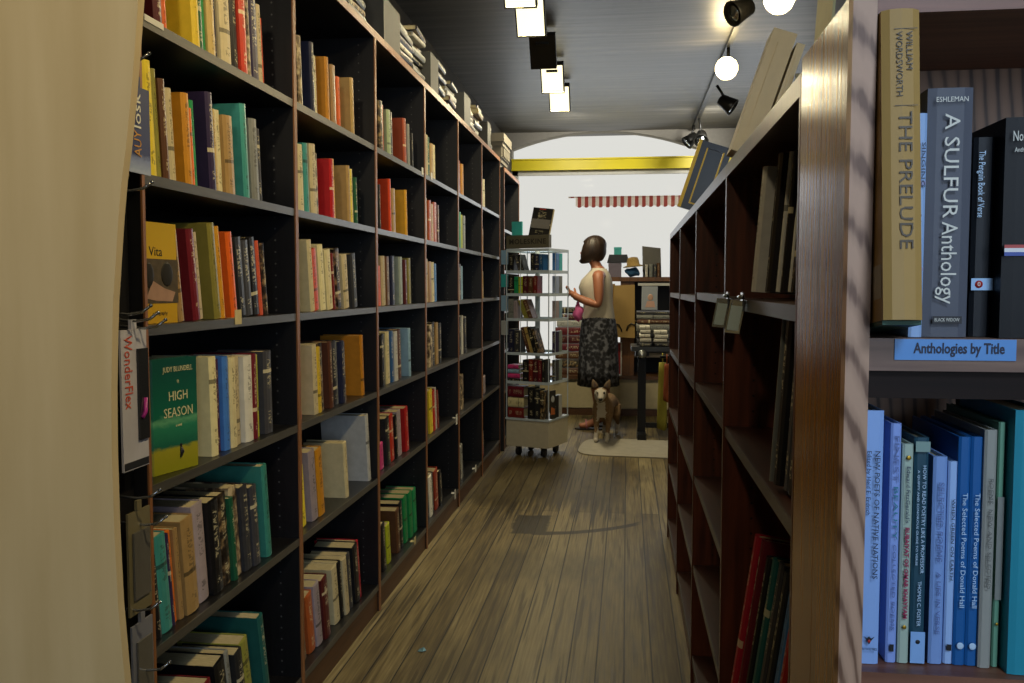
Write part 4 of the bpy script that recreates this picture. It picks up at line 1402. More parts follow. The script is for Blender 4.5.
m_grey_box = plain('grey_card_box', '5d5b55', .6)
b = MB(); b.prism([(-.085, 0, 0), (.085, 0, 0), (.075, 0, .27), (-.095, 0, .29)], (0, .2, 0)); b.box(-.09, -.06, -.004, 0, .05, .24)
tag(b.build('file_box', m_grey_box, None, (.235, 8.5, ZC + .001), bevel=.003), 'tall grey file box standing on top of the brown window bookcase', 'file box')
b = MB(); b.box(-.06, .06, 0, .2, 0, .13); b.box(-.062, .062, -.002, .202, .1, .128)
tag(b.build('storage_box', plain('lilac_box', '6f6878', .6), None, (-.115, 8.5, ZC + .001), bevel=.003), 'lilac-grey lidded box at the left end of the window bookcase top', 'box')
b = MB(); b.prism([(-.11, 0, 0), (.1, 0, 0), (.08, 0, .075), (-.09, 0, .075)], (0, .2, 0)); b.box(-.09, .08, .02, .18, .0752, .079)
tag(b.build('tray', plain('black_tray', '1b1c20', .4), None, (-.08, 8.5, ZC + .135), bevel=.002), 'dark tray on the lilac-grey box beside the woman', 'tray')
b = MB(); b.box(-.035, .035, 0, .05, 0, .07); b.box(-.037, .037, -.002, .052, .05, .068)
tag(b.build('small_box', plain('turquoise_box', '35a8a4', .4), None, (-.09, 8.58, ZC + .216), bevel=.002), 'small turquoise box perched on the dark tray', 'box')
b = MB(); b.lathe([(.094, .0), (.097, .006), (.06, .018), (.055, .06), (.045, .085), (.015, .092), (.0005, .092)], seg=20)
tag(b.build('straw_hat', plain('straw', 'a88b52', .8, var=.4, scale=90), None, (.058, 8.395, ZC + .094), (0, rad(-6), 0)), 'tan straw hat lying over the things on the window bookcase', 'hat')
b = MB()
b.sphere((0, 0, .045), .06, 14, sc=(1.2, 1, .72)); 
for v in b.bm.verts:
    v.co += Vector((math.sin(v.co.z * 90) * .006, 0, math.sin(v.co.x * 80) * .008)); v.co.z = max(0, v.co.z)
tag(b.build('folded_cloth', plain('blue_cloth', '2f5f8c', .8), None, (.05, 8.42, ZC + .001)), 'crumpled blue cloth below the straw hat', 'cloth')
for i, (c, t) in enumerate((('white', .022), ('grey', .03), ('charcoal', .03), ('brown', .025))):
    o = make_book(t, .13, R.uniform(.11, .13), c, (.168 + i * .036, 8.36, ZC + .001), (0, 0, 0), True)
    tag(o, 'small %s book, %s of four before the grey file box' % (c, ORD[i]), 'book', 'books before the grey file box')

# tote bags hung on the brown post
m_tan = plain('tan_kraft', 'a3864f', .75, var=.1, scale=12)
root = empty('hanging_bag', (-.03, 8.265, .74))
tag(root, 'tan paper carrier bag hanging on the brown window bookcase', 'bag', None)
b = MB(); b.prism([(-.11, 0, 0), (.105, 0, -.01), (.1, 0, .48), (-.085, 0, .475)], (0, .03, 0)); b.build('bag_body', m_tan, root, bevel=.004)
for x in (-.09, .06):
    b = MB(); b.tube([(x - .03, -.006, .06), (x - .02, -.01, .1), (x + .01, -.012, .125), (x + .05, -.01, .11), (x + .07, -.006, .07), (x + .075, -.004, .05)], .007, 8); b.build('handle', m_head, root)
b = MB(); b.prism([(-.09, 0, 0), (.07, 0, -.0), (.06, 0, .27), (-.1, 0, .25)], (0, .02, 0)); b.tube([(-.06, .01, .25), (-.05, .01, .3), (.02, .01, .3), (.03, .01, .26)], .005)
tag(b.build('hanging_bag', plain('ochre_cloth', '8a6a35', .8), None, (-.17, 8.322, .96), (0, 0, 0)), 'ochre cloth bag hanging behind the woman, left of the tan carrier bag', 'bag')
b = MB(); b.prism([(-.06, 0, 0), (.05, 0, 0), (.06, 0, .2), (-.05, 0, .21)], (0, .02, 0)); b.tube([(-.03, .01, .2), (-.02, .01, .26), (.02, .01, .26), (.03, .01, .2)], .005)
tag(b.build('hanging_bag', plain('brick_red_cloth', '9a3a1e', .8), None, (-.15, 8.297, .80)), 'brick-red cloth bag hanging low behind the woman', 'bag')
root = empty('small_poster', (-.115, 8.36, .3755))
tag(root, 'small red poster in a white frame standing on the platform ledge', 'poster')
b = MB(); b.box(0, .012, 0, .01, 0, .31); b.box(.06, .072, 0, .01, 0, .31); b.box(.012, .06, 0, .01, 0, .012); b.box(.012, .06, 0, .01, .298, .31); b.build('frame', plain('white_paint', 'cfcfcb', .4), root)
b = MB(); b.box(.012, .06, .003, .007, .012, .298); b.build('print', plain('red_print', '9a2f33', .5, var=.4), root)

# maroon stack on the platform behind the woman
z = .3725
for i in range(9):
    t = R.uniform(.05, .075)
    c = ['brown', 'dark patterned', 'brown', 'dark red', 'maroon', 'dark red', 'pale grey', 'maroon', 'black'][i]
    o = make_book(t, .2, .28, c, (0, 0, 0), (0, 0, 0), False)
    o.matrix_world = Matrix.Translation((-.66 + R.uniform(-.01, .01), 8.4, z)) @ Matrix(((0, 0, 1, 0), (0, 1, 0, 0), (-1, 0, 0, t), (0, 0, 0, 1)))
    tag(o, 'big %s volume lying flat, %s from the bottom of the stack behind the woman' % (c, ORD[i]), 'book', 'big volumes stacked on the window platform')
    z += t + .007

# pedestal table and its books
m_iron = plain('black_iron', '17181a', .35, .5)
root = empty('pedestal_table', (.12, 7.0, 0))
tag(root, 'black iron pedestal table with stacked books at the end of the mahogany row', 'table')
b = MB(); b.box(-.085, .62, -.02, .4, .70, .735); b.build('tabletop', plain('dark_grey_top', '33363a', .3), root, bevel=.004)
for x in (-.03, .5):
    b = MB(); b.box(x, x + .065, .1, .165, .02, .66); b.box(x - .02, x + .085, -.01, .36, .6605, .699); b.build('leg', m_iron, root, bevel=.004)
    b = MB(); b.box(x, x + .065, -.05, .34, 0.0, .05); b.build('foot', m_iron, root, bevel=.004)
b = MB(); b.box(.036, .499, .12, .145, .08, .12); b.build('stretcher', m_iron, root)
b = MB(); b.lathe([(.0, 0), (.03, .0), (.035, .02), (.02, .035), (.0, .036)], seg=14, M=Matrix.Rotation(rad(90), 3, 'X')); b.build('knob', plain('brushed_steel', '9aa0a4', .3, .9), root, (.0, -.011, .68))
zt = .7356


def flat_pile(x, y, z, specs, where, group):
    for i, (c, t, ln, dp) in enumerate(specs):
        o = make_book(t, dp, ln, c, (0, 0, 0), (0, 0, 0), False)
        o.matrix_world = Matrix.Translation((x + R.uniform(-.006, .006), y, z)) @ Matrix(((0, 0, 1, 0), (0, 1, 0, 0), (-1, 0, 0, t), (0, 0, 0, 1)))
        tag(o, '%s book lying flat, %s from the bottom of the %s' % (c, ORD[i], where), 'book', group)
        z += t + .007
    return z


flat_pile(.1, 7.0, zt, [('charcoal', .03, .09, .13), ('white', .028, .085, .12), ('white', .026, .085, .12), ('white', .026, .08, .12), ('white', .026, .08, .12)], 'first pile on the pedestal table', 'white-spined books piled on the pedestal table')
flat_pile(.215, 7.0, zt, [('black', .03, .11, .13), ('white', .024, .1, .12), ('white', .026, .1, .12), ('white', .026, .1, .12)], 'second pile on the pedestal table', 'white-spined books piled on the pedestal table')
zz = flat_pile(.08, 7.14, zt, [('charcoal', .05, .3, .2), ('charcoal', .05, .28, .2), ('grey', .055, .3, .2), ('brown', .03, .28, .2), ('grey', .03, .3, .2), ('charcoal', .022, .28, .2)], 'rear pile on the pedestal table', 'grey books piled at the back of the pedestal table')
root = empty('display_book', (.115, 7.2, zz + .004), (rad(-10), 0, rad(-6)))
tag(root, 'pale book with a portrait cover propped up on the rear table pile', 'book')
b = MB(); b.box(0, .125, 0, .016, 0, .19); b.build('cover', plain('pale_steel_jacket', '79808a', .45), root)
b = MB(); b.sphere((.07, -.001, .1), .022, 12, 0, (1, .06, 1.2)); b.prism([(.03, -.0012, .02), (.11, -.0012, .02), (.1, -.0012, .07), (.045, -.0012, .07)], (0, .001, 0), 1); b.build('portrait_print', [plain('skin_print', '9a7a68', .5), plain('rose_print', 'a07e70', .5)], root)

# cloths on a small stand past the mahogany row
root = empty('cloth_stand', (.33, 5.9, 0))
tag(root, 'black stand with a top bar just past the far end of the mahogany row', 'stand')
b = MB(); b.tube([(.12, .02, .02), (.12, .02, .74)], .012); b.build('post', m_iron, root)
b = MB(); b.tube([(-.11, .02, .74), (.34, .02, .74)], .01); b.build('top_bar', m_iron, root)
b = MB(); b.tube([(.0, .02, .012), (.3, .02, .012)], .012); b.tube([(.12, -.08, .012), (.12, .2, .012)], .012); b.build('foot', m_iron, root)


def hung_cloth(name, x, y, z0, z1, w, mat, label, cat, wob=.012):
    rings = []
    for k in range(9):
        z = z1 + (z0 - z1) * k / 8
        ring = []
        for q in range(16):
            a = 2 * math.pi * q / 16
            ww = w * (.8 + .35 * k / 8)
            ring.append((x + math.cos(a) * ww / 2, y + math.sin(a) * .018 + math.sin(a * 3 + k) * wob * k / 8, z + math.sin(a * 2 + 1) * .012 * k / 8))
        rings.append(ring)
    b = MB(); b.loft(rings)
    b.tube([(x, y, z1), (x, y + .01, .762), (x, y + .028, .754)], .004)
    return tag(b.build(name, mat), label, cat)


hung_cloth('scarf', .262, 5.87, .46, .70, .04, plain('orange_cloth', '8a4524', .8), 'orange scarf hanging from the black stand past the mahogany row', 'scarf')
hung_cloth('tea_towel', .238, 5.965, .26, .70, .06, plain('olive_yellow_cloth', '8f8a30', .8, var=.3, scale=14), 'olive-yellow cloth hanging low from the black stand past the mahogany row', 'cloth')

# sunlit floor around the dog, built as a thin pale sheet
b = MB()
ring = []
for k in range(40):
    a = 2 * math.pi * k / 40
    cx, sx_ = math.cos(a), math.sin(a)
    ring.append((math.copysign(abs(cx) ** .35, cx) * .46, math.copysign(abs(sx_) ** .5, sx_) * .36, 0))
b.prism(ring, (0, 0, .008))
tag(b.build('sunlit_patch', plain('pale_sunlit_floor', '969183', .85, var=.18, scale=14), None, (.12, 6.62, .0005), (0, 0, rad(-4))), 'pale sunlit floor sheet under the dog at the street end of the aisle', 'light patch')

# ------------------------------------------------------------------ spinner rack
SX, SY, SR = -.632, 6.33, rad(-20)
spin = empty('spinner_rack', (SX, SY, 0), (0, 0, SR))
tag(spin, 'tall spinner rack of notebooks on a pale box base with castors', 'rack')
SW = .33
hw = SW / 2
m_base = plain('pale_base_paint', 'bdb6a0', .5)
m_clear = glass('clear_acrylic', (.94, .97, .98), .25)
m_acr = plain('frosted_acrylic_edge', 'b8c6d2', .25)
m_castor = plain('black_rubber', '141416', .5)
b = MB(); b.box(-hw, hw, -hw, hw, .075, .262); b.build('base_box', m_base, spin, bevel=.003)
b = MB(); b.box(-hw - .006, hw + .006, -hw - .006, hw + .006, .2622, .275); b.build('base_rim', m_acr, spin)
for sx_ in (-1, 1):
    for sy_ in (-1, 1):
        b = MB(); b.lathe([(.0, -.012), (.03, -.012), (.033, -.008), (.033, .008), (.03, .012), (.0, .012)], (sx_ * .1, sy_ * .1, .033), 14, M=Matrix.Rotation(rad(90), 3, 'Y')); b.box(sx_ * .1 - .018, sx_ * .1 + .018, sy_ * .1 - .012, sy_ * .1 + .012, .05, .0748)
        b.build('castor', m_castor, spin)
b = MB(); b.tube([(0, 0, .276), (0, 0, 1.46)], .018, 12); b.build('pole', m_acr, spin)
TZ = [.276, .525, .728, .968, 1.142, 1.302, 1.452]
for i, z in enumerate(TZ[1:]):
    b = MB(); b.box(-hw, hw, -hw, hw, z, z + .004); b.build('shelf', m_clear, spin)
    b = MB()
    for q in range(4):
        M = Matrix.Rotation(q * math.pi / 2, 4, 'Z')
        b.box(-hw, hw, -hw - .003, -hw - .0002, z - .006, z + .014, M=M)
    b.build('shelf_lip', m_acr, spin)
b = MB()
for q in range(4):
    M = Matrix.Rotation(q * math.pi / 2, 4, 'Z')
    b.box(-hw - .002, -hw + .004, -hw - .002, -hw + .004, .276, 1.452, M=M)
    b.box(-.055, -.052, -hw, -hw + .003, .53, 1.452, M=M)
b.build('corner_rods', m_acr, spin)
b = MB(); b.box(-hw, hw, -.02, .02, 1.47, 1.56); hb = b.build('header_sign', plain('olive_grey_sign', '5c5848', .5), spin, (0, -hw + .02, 0), bevel=.002)
text('MOLESKINE', .05, plain('dark_sign_ink', '23211c', .5), hb, (0, -.0204, 1.514), 'across', spacing=1.1, fit=SW * .86, bold=.001)
Mspin = Matrix.Translation((SX, SY, 0)) @ Matrix.Rotation(SR, 4, 'Z')
gS = 'notebooks in the spinner rack'
TIERN = ['bottom', 'second', 'third', 'fourth', 'fifth', 'top']


def notebook(local, t, h, w, c, label, roty=0):
    """stands on a tier, cover or spine towards local -y"""
    b = MB()
    b.box(0, t, 0, w, 0, h, 0)
    o = b.build('notebook', [book_mat(c)], None, bevel=.0015)
    b = MB(); b.box(.0, t + .0006, w * .78, w * .82, -.0004, h + .0004); b.build('elastic_band', m_ink, o)
    b = MB(); b.box(t * .15, t * .85, .003, w + .0008, -.0006, h + .0006); b.build('page_block', PAPER, o)
    o.matrix_world = Mspin @ Matrix.Translation(local) @ Matrix.Rotation(roty, 4, 'Y')
    tag(o, label, 'notebook', gS)
    return o


FRONT = [
    (5, -.155, [('black', .045, .115, 0), ('charcoal', .02, .12, -16), ('black', .02, .12, -16)]),
    (5, .02, [('dark', .03, .125, 0), ('navy', .03, .12, 0), ('deep blue', .03, .12, 0)]),
    (4, -.155, [('black', .045, .13, 0), ('green', .03, .125, 0), ('yellow-green', .03, .125, 0), ('maroon', .04, .13, 0), ('brown', .035, .125, 0), ('dark red', .03, .13, 0)]),
    (3, -.155, [('grey', .04, .14, 0), ('lilac', .03, .13, 0), ('olive', .03, .14, -22), ('brown', .03, .14, -22)]),
    (2, -.155, [('navy', .045, .17, 0), ('charcoal', .045, .16, 0), ('brown', .02, .19, -17), ('tan', .02, .19, -17), ('black', .025, .19, -17), ('dark patterned', .02, .18, -17)]),
    (1, -.04, [('black', .045, .16, 0), ('dark red', .03, .165, 0), ('maroon', .035, .165, 0), ('dark red', .025, .16, 0), ('black', .025, .165, 0)]),
    (0, -.0, [('black', .05, .22, 0), ('dark', .04, .21, 0), ('dark patterned', .03, .2, 0)]),
]
for tier, x, items in FRONT:
    z = TZ[tier] + (.0052 if tier else .0006)
    for i, (c, t, h, ln) in enumerate(items):
        a = rad(ln)
        if ln:
            # falls to the left: pivots on its left bottom edge
            pass
        wtot = t * math.cos(a) + (h * math.sin(-a) * (1.0 if i == 0 or items[i - 1][3] == 0 else 0))
        x0 = x + (h * math.sin(-a) if ln and (i == 0 or items[i - 1][3] == 0) else 0)
        if ln and i and items[i - 1][3] != 0:
            x0 = x + .001
        if x0 + t > hw - .004:
            continue
        where = ('past gap ' if (tier == 5 and x > -.1 and items[0][0] == 'dark') else '')
        notebook((x0, -hw + .008 + .001 * i, z), t, h, .085, c, '%s notebook, %s from left %son the %s tier of the spinner rack' % (c, ORD[i], where, TIERN[tier]), a)
        x = x0 + t / math.cos(a) + .003
# right-hand face of the rack
for tier, items in ((5, ['blue', 'turquoise']), (4, ['pale lilac', 'grey']), (3, ['lilac', 'pale blue']), (2, ['purple', 'grey-green']), (1, ['charcoal', 'grey-green']), (0, ['black', 'pale grey'])):
    z = TZ[tier] + (.0052 if tier else .0006)
    y = -.035
    for i, c in enumerate(items):
        h = .13 if tier > 2 else .155
        b = MB(); b.box(0, .03, 0, .05, 0, h); b.box(.0302, .0306, .012, .038, h * .55, h * .8)
        o = b.build('notebook', [book_mat(c)], None)
        o.matrix_world = Mspin @ Matrix.Translation((hw - .034, y, z))
        tag(o, '%s notebook facing right on the %s tier of the spinner rack' % (c, TIERN[tier]), 'notebook', gS)
        y += .056
# bottom left: maroon and cream boxed set; second tier: pink and blue notebooks lying flat
z = TZ[0] + .0006
for i, (c, t) in enumerate((('dark red', .07), ('cream', .065), ('dark red', .075))):
    o = make_book(t, .11, .125, c, (0, 0, 0), (0, 0, 0), False)
    o.matrix_world = Mspin @ Matrix.Translation((-hw + .008, -hw + .008, z)) @ Matrix(((0, 0, 1, 0), (0, 1, 0, 0), (-1, 0, 0, t), (0, 0, 0, 1)))
    tag(o, 'thick %s volume lying flat, %s from bottom on the lowest spinner tier' % (c, ORD[i]), 'book', 'thick volumes on the lowest spinner tier')
    z += t + .006
z = TZ[1] + .0052
for i, (c, t) in enumerate((('black', .022), ('pink', .03), ('pale blue', .026), ('pink', .028))):
    o = make_book(t, .09, .1 - i * .006, c, (0, 0, 0), (0, 0, 0), False)
    o.matrix_world = Mspin @ Matrix.Translation((-hw + .008, -hw + .008, z)) @ Matrix(((0, 0, 1, 0), (0, 1, 0, 0), (-1, 0, 0, t), (0, 0, 0, 1)))
    tag(o, '%s notebook lying flat, %s from bottom at the left of the second spinner tier' % (c, ORD[i]), 'notebook', 'notebooks lying on the second spinner tier')
    z += t + .005
# picture card of a dog behind the clear front of the lowest tier
b = MB(); b.box(0, .07, 0, .002, 0, .2); 
card = b.build('picture_card', plain('dark_photo_card', '24221e', .3, var=.4), None)
card.matrix_world = Mspin @ Matrix.Translation((hw - .005, -hw + .03, TZ[0] + .001)) @ Matrix.Rotation(rad(78), 4, 'Z')
b = MB(); b.sphere((.035, -.001, .14), .02, 12, 0, (1, .05, 1.2)); b.prism([(.01, -.0012, .03), (.06, -.0012, .03), (.055, -.0012, .07), (.02, -.0012, .085)], (0, .001, 0), 1)
b.build('printed_picture', [plain('pale_print', 'a8adaf', .5), plain('orange_print', 'b0602c', .5)], card)
tag(card, 'dark picture card facing right on the lowest spinner tier', 'card')
# big black notebook shown on the top
root = empty('display_notebook', (0, 0, 0))
root.matrix_world = Mspin @ Matrix.Translation((-.03, -.09, 1.5605)) @ Matrix.Rotation(rad(-10), 4, 'X') @ Matrix.Rotation(rad(7), 4, 'Y')
tag(root, 'large black notebook propped upright on top of the spinner sign', 'notebook')
b = MB(); b.box(0, .155, 0, .022, 0.002, .205); b.build('cover', book_mat('black'), root, bevel=.002)
b = MB(); b.box(.005, .15, -.0012, -.0002, .06, .125); b.build('paper_band', plain('grey_band', '6c6a68', .5), root)
b = MB(); b.box(.05, .1, -.0012, -.0002, .193, .2); b.build('red_label', m_red_ink, root)
b = MB(); b.box(.1555, .157, .002, .02, .004, .203); b.build('page_block', PAPER, root)
# turquoise packs at the rack's left side
for i, (z, h, c) in enumerate(((1.56, .1, 'turquoise'), (1.36, .1, 'pale blue'), (1.2, .09, 'turquoise'), (1.03, .11, 'pale blue'), (.86, .1, 'pale grey'))):
    b = MB(); b.box(-.052, -.002, 0, .014, 0, h); b.box(-.046, -.008, -.0006, -.0001, h * .3, h * .7)
    o = b.build('small_pack', [plain('pack_' + c.replace(' ', '_'), BC[c], .4)], None)
    o.matrix_world = Mspin @ Matrix.Translation((-hw - .006, -hw + .03, z))
    if z > 1.5:
        o.matrix_world = Mspin @ Matrix.Translation((-.07, -hw + .06, 1.5605)) @ Matrix.Diagonal((1.6, 1, 1, 1))
    tag(o, '%s pack on the left side of the spinner rack, %s from the top' % (c, ORD[i]), 'packet', 'packs on the left side of the spinner rack')
# ------------------------------------------------------------------ the woman and the dog
def skin_body(name, verts, edges, mats, root_key, levels=2, parent=None, loc=(0, 0, 0)):
    keys = list(verts)
    me = bpy.data.meshes.new(name)
    me.from_pydata([verts[k][0] for k in keys], [(keys.index(a), keys.index(c)) for a, c in edges], [])
    o = bpy.data.objects.new(name, me)
    COL.objects.link(o)
    o.location = loc
    md = o.modifiers.new('skin', 'SKIN')
    md.use_smooth_shade = True
    sd = o.modifiers.new('sub', 'SUBSURF')
    sd.levels = sd.render_levels = levels
    sk = me.skin_vertices[0].data
    for i, k in enumerate(keys):
        r = verts[k][1]
        sk[i].radius = (r, r) if not isinstance(r, tuple) else r
        sk[i].use_root = (k == root_key)
    for m in mats:
        me.materials.append(m)
    dg = bpy.context.evaluated_depsgraph_get()
    dg.update()
    nm = bpy.data.meshes.new_from_object(o.evaluated_get(dg))
    o.modifiers.clear()
    o.data = nm
    nm.materials.clear()
    for m in mats:
        nm.materials.append(m)
    for p in nm.polygons:
        p.use_smooth = True
    if parent:
        o.parent = parent
    return o


m_skin = plain('warm_skin', '9a6248', .5, var=.05)
V = {}


def P(f, l, z):
    return (-f, -l, z)


BODY = {'pelvis': (P(0, 0, .9), .12), 'waist': (P(0, 0, 1.03), .105), 'chest': (P(.01, 0, 1.18), .115), 'upper': (P(.0, 0, 1.29), .085), 'neck0': (P(.015, 0, 1.36), .05), 'neck1': (P(.035, 0, 1.41), .046),
        'jaw': (P(.065, 0, 1.455), .058), 'skull': (P(.06, 0, 1.52), .085), 'crown': (P(.055, 0, 1.565), .07)}
EDG = [('pelvis', 'waist'), ('waist', 'chest'), ('chest', 'upper'), ('upper', 'neck0'), ('neck0', 'neck1'), ('neck1', 'jaw'), ('jaw', 'skull'), ('skull', 'crown')]
for s_, n in ((1, 'l'), (-1, 'r')):
    f0 = .02 if s_ > 0 else -.04
    BODY.update({n + 'hip': (P(0, s_ * .085, .82), .09), n + 'knee': (P(.015 + f0, s_ * .085, .47), .055), n + 'calf': (P(-.015 + f0, s_ * .085, .32), .05), n + 'ankle': (P(-.03 + f0, s_ * .085, .095), .033),
                 n + 'ball': (P(.07 + f0, s_ * .09, .04), .03), n + 'toe': (P(.14 + f0, s_ * .095, .034), .022)})
    EDG += [('pelvis', n + 'hip'), (n + 'hip', n + 'knee'), (n + 'knee', n + 'calf'), (n + 'calf', n + 'ankle'), (n + 'ankle', n + 'ball'), (n + 'ball', n + 'toe')]
    BODY.update({n + 'sh': (P(0, s_ * .165, 1.3), .052), n + 'arm': (P(-.005, s_ * .19, 1.17), .045), n + 'elb': (P(-.005, s_ * .2, 1.05), .038)})
    EDG += [('upper', n + 'sh'), (n + 'sh', n + 'arm'), (n + 'arm', n + 'elb')]
    if s_ > 0:
        hx, hl, hz = .195, .175, 1.125
        tips = [(.245, .20, 1.205), (.262, .185, 1.212), (.268, .168, 1.205), (.262, .152, 1.192)]
        th0, th1 = (.19, .15, 1.165), (.2, .135, 1.195)
    else:
        hx, hl, hz = .19, -.11, 1.10
        tips = [(.27, -.085, 1.14), (.282, -.1, 1.135), (.28, -.116, 1.128), (.268, -.13, 1.12)]
        th0, th1 = (.215, -.08, 1.13), (.235, -.068, 1.155)
    BODY.update({n + 'mid': (P(hx * .5, (hl + s_ * .2) / 2, (hz + 1.05) / 2 - .003), .036), n + 'wri': (P(hx, hl, hz), .024), n + 'palm': (P(hx + .025, hl, hz + .028), .03)})
    EDG += [(n + 'elb', n + 'mid'), (n + 'mid', n + 'wri'), (n + 'wri', n + 'palm')]
    base = Vector((hx + .04, hl, hz + .045))
    for q, tp in enumerate(tips):
        a = Vector(tp)
        m = base.lerp(a, .55) + Vector((.006, 0, .004))
        root_ = Vector((base.x, base.y + (tp[1] - base.y) * .6, base.z))
        BODY.update({'%sf%da' % (n, q): (P(*root_), .0095), '%sf%db' % (n, q): (P(*m), .0088), '%sf%dc' % (n, q): (P(*a), .0075)})
        EDG += [(n + 'palm', '%sf%da' % (n, q)), ('%sf%da' % (n, q), '%sf%db' % (n, q)), ('%sf%db' % (n, q), '%sf%dc' % (n, q))]
    BODY.update({n + 'tha': (P(*th0), .0105), n + 'thb': (P(*th1), .0085)})
    EDG += [(n + 'wri', n + 'tha'), (n + 'tha', n + 'thb')]
WX, WY = -.235, 7.55
woman = skin_body('person', BODY, EDG, [m_skin], 'pelvis', 2, None, (WX, WY, 0))
zmin = min(v.co.z for v in woman.data.vertices)
woman.location.z = .012 - zmin
tag(woman, 'person in a pale sleeveless top and dark patterned skirt browsing the spinner rack', 'person')


def ellipse_ring(cf, cl, z, rf, rl, n=32, rip=0, k=9, ph=0):
    out = []
    for i in range(n):
        a = 2 * math.pi * i / n
        q = 1 + rip * math.sin(k * a + ph)
        out.append(P(cf + math.cos(a) * rf * q, cl + math.sin(a) * rl * q, z))
    return out


m_top = plain('pale_knit', 'b9b2a4', .8, var=.05)
b = MB()
b.loft([ellipse_ring(cf, 0, z, rf, rl) for z, rf, rl, cf in ((.925, .138, .165, 0), (.98, .13, .155, .0), (1.05, .125, .148, .005), (1.13, .135, .152, .018), (1.2, .145, .158, .026), (1.26, .13, .152, .02), (1.31, .098, .132, .005), (1.345, .07, .1, .0), (1.36, .058, .075, .008))], cap=False)
b.build('sleeveless_top', m_top, woman)
m_skirt = NT('dark_patterned_skirt')
co = m_skirt.coord()
nz = m_skirt.noise(co, 26, 4)
vo = m_skirt.n('ShaderNodeTexVoronoi'); vo.inputs['Scale'].default_value = 30; m_skirt.l(co, vo.inputs['Vector'])
f_ = m_skirt.math('MULTIPLY', nz, m_skirt.math('ADD', vo.outputs['Distance'], .35))
m_skirt.setc(m_skirt.ramp(f_, [(.3, rgb('0e0f16')), (.42, rgb('23252e')), (.6, rgb('63656e'))]))
m_skirt.rough(.8)
b = MB()
b.loft([ellipse_ring(0, 0, z, rf, rl, 72, rip, 12, z * 2) for z, rf, rl, rip in ((.955, .128, .158, 0), (.92, .143, .172, .004), (.8, .158, .185, .015), (.65, .163, .19, .025), (.5, .168, .195, .035), (.37, .172, .2, .045), (.372, .168, .196, .045))], cap=False)
b.build('long_skirt', m_skirt.m, woman)
# bobbed hair hanging forward
m_hair = wood('brown_hair', '120c09', '38261b', 'z', 22, .5, 5)
b = MB()
b.sphere((0, 0, 0), 1, 48)
for v in b.bm.verts:
    x, y, z = v.co
    fwd = -x
    ang = math.atan2(y, x)
    r = 1 + .035 * math.sin(17 * ang + 4 * z) + .02 * math.sin(31 * ang - 6 * z)
    low = max(0, -z)
    zc = max(z, -.82)
    nx = (.1 if fwd > 0 else .118) * fwd * r + .062 * low * max(0, fwd) + .058 - .022 * max(0, z) + .012 * low * (fwd < 0) * -1
    nz = 1.525 + .112 * zc - .05 * low * max(0, fwd) - .016 * low + .006 * math.sin(23 * ang) * low
    ny = .1 * y * r
    if fwd > .55 and abs(y) < .55 and -.6 < z < .45:
        nx -= .03 * (1 - abs(y) / .55)
    v.co = Vector((-nx, ny, nz))
b.build('hair', m_hair, woman)
m_eye = plain('dark_eye', '100c0a', .2)
b = MB(); b.prism([P(.135, -.012, 1.475), P(.135, .012, 1.475), P(.158, 0, 1.478), P(.138, 0, 1.52)][:3], (0, 0, .02)); b.build('nose', m_skin, woman)
for s_ in (1, -1):
    b = MB(); b.sphere(P(.133, s_ * .03, 1.52), .009, 10); b.build('eye', m_eye, woman)
b = MB(); b.tube([P(.118, -.02, 1.452), P(.124, 0, 1.452), P(.118, .02, 1.452)], .004, 6); b.build('mouth', plain('lips', '7c3c36', .4), woman)
m_sole = plain('dark_sole', '1f1a1c', .6)
m_strap = plain('dusty_pink_strap', '9a6068', .6)
for s_, f0 in ((1, .02), (-1, -.04)):
    b = MB()
    sole = [(-.07, .025), (-.07, -.02), (.0, -.03), (.09, -.042), (.15, -.03), (.175, 0), (.15, .03), (.09, .038), (0, .03)]
    b.prism([P(f + f0, s_ * .09 + l, 0) for f, l in sole], (0, 0, .014))
    o = b.build('sandal', m_sole, woman, (0, 0, -woman.location.z + .0006))
    b = MB(); b.tube([P(f0 + .07, s_ * .09 - .042, .012), P(f0 + .075, s_ * .09 - .03, .06), P(f0 + .08, s_ * .09, .083), P(f0 + .075, s_ * .09 + .03, .06), P(f0 + .07, s_ * .09 + .042, .012)], .007, 8)
    b.build('strap', m_strap, o)
b = MB(); b.sphere((0, 0, 0), .05, 18, sc=(.85, .8, 1.35))
for v in b.bm.verts:
    c = v.co
    v.co = c * (1 + .16 * math.sin(c.x * 130 + c.z * 60) * math.cos(c.y * 110)) + Vector((.008 * math.sin(c.z * 60), 0, 0))
b.tube([(0, 0, .06), (-.005, -.01, .085), (.01, -.02, .105)], [.016, .012, .01], 8)
tag(b.build('pink_bag', plain('bright_pink_cloth', 'd060a0', .7), None, (WX - .165, WY - .135, .985)), 'crumpled bright pink bag hanging from the woman\'s arm at her waist', 'bag')

# dog, facing the camera
m_fur = NT('tan_and_white_fur')
co = m_fur.coord()
sep = m_fur.n('ShaderNodeSeparateXYZ'); m_fur.l(co, sep.inputs[0])
X_, Y_, Z_ = sep.outputs
nz = m_fur.math('MULTIPLY', m_fur.math('SUBTRACT', m_fur.noise(co, 30, 4), .5), .05)
Xa = m_fur.math('ADD', m_fur.math('ABSOLUTE', X_), nz)
chest = m_fur.math('MULTIPLY', m_fur.math('LESS_THAN', Xa, .032), m_fur.math('MULTIPLY', m_fur.math('LESS_THAN', Y_, .03), m_fur.math('LESS_THAN', Z_, .33)))
muz = m_fur.math('MULTIPLY', m_fur.math('LESS_THAN', m_fur.math('ADD', Y_, nz), -.125), m_fur.math('LESS_THAN', Xa, .05))
blaze = m_fur.math('MULTIPLY', m_fur.math('LESS_THAN', Xa, .012), m_fur.math('LESS_THAN', Y_, -.08))
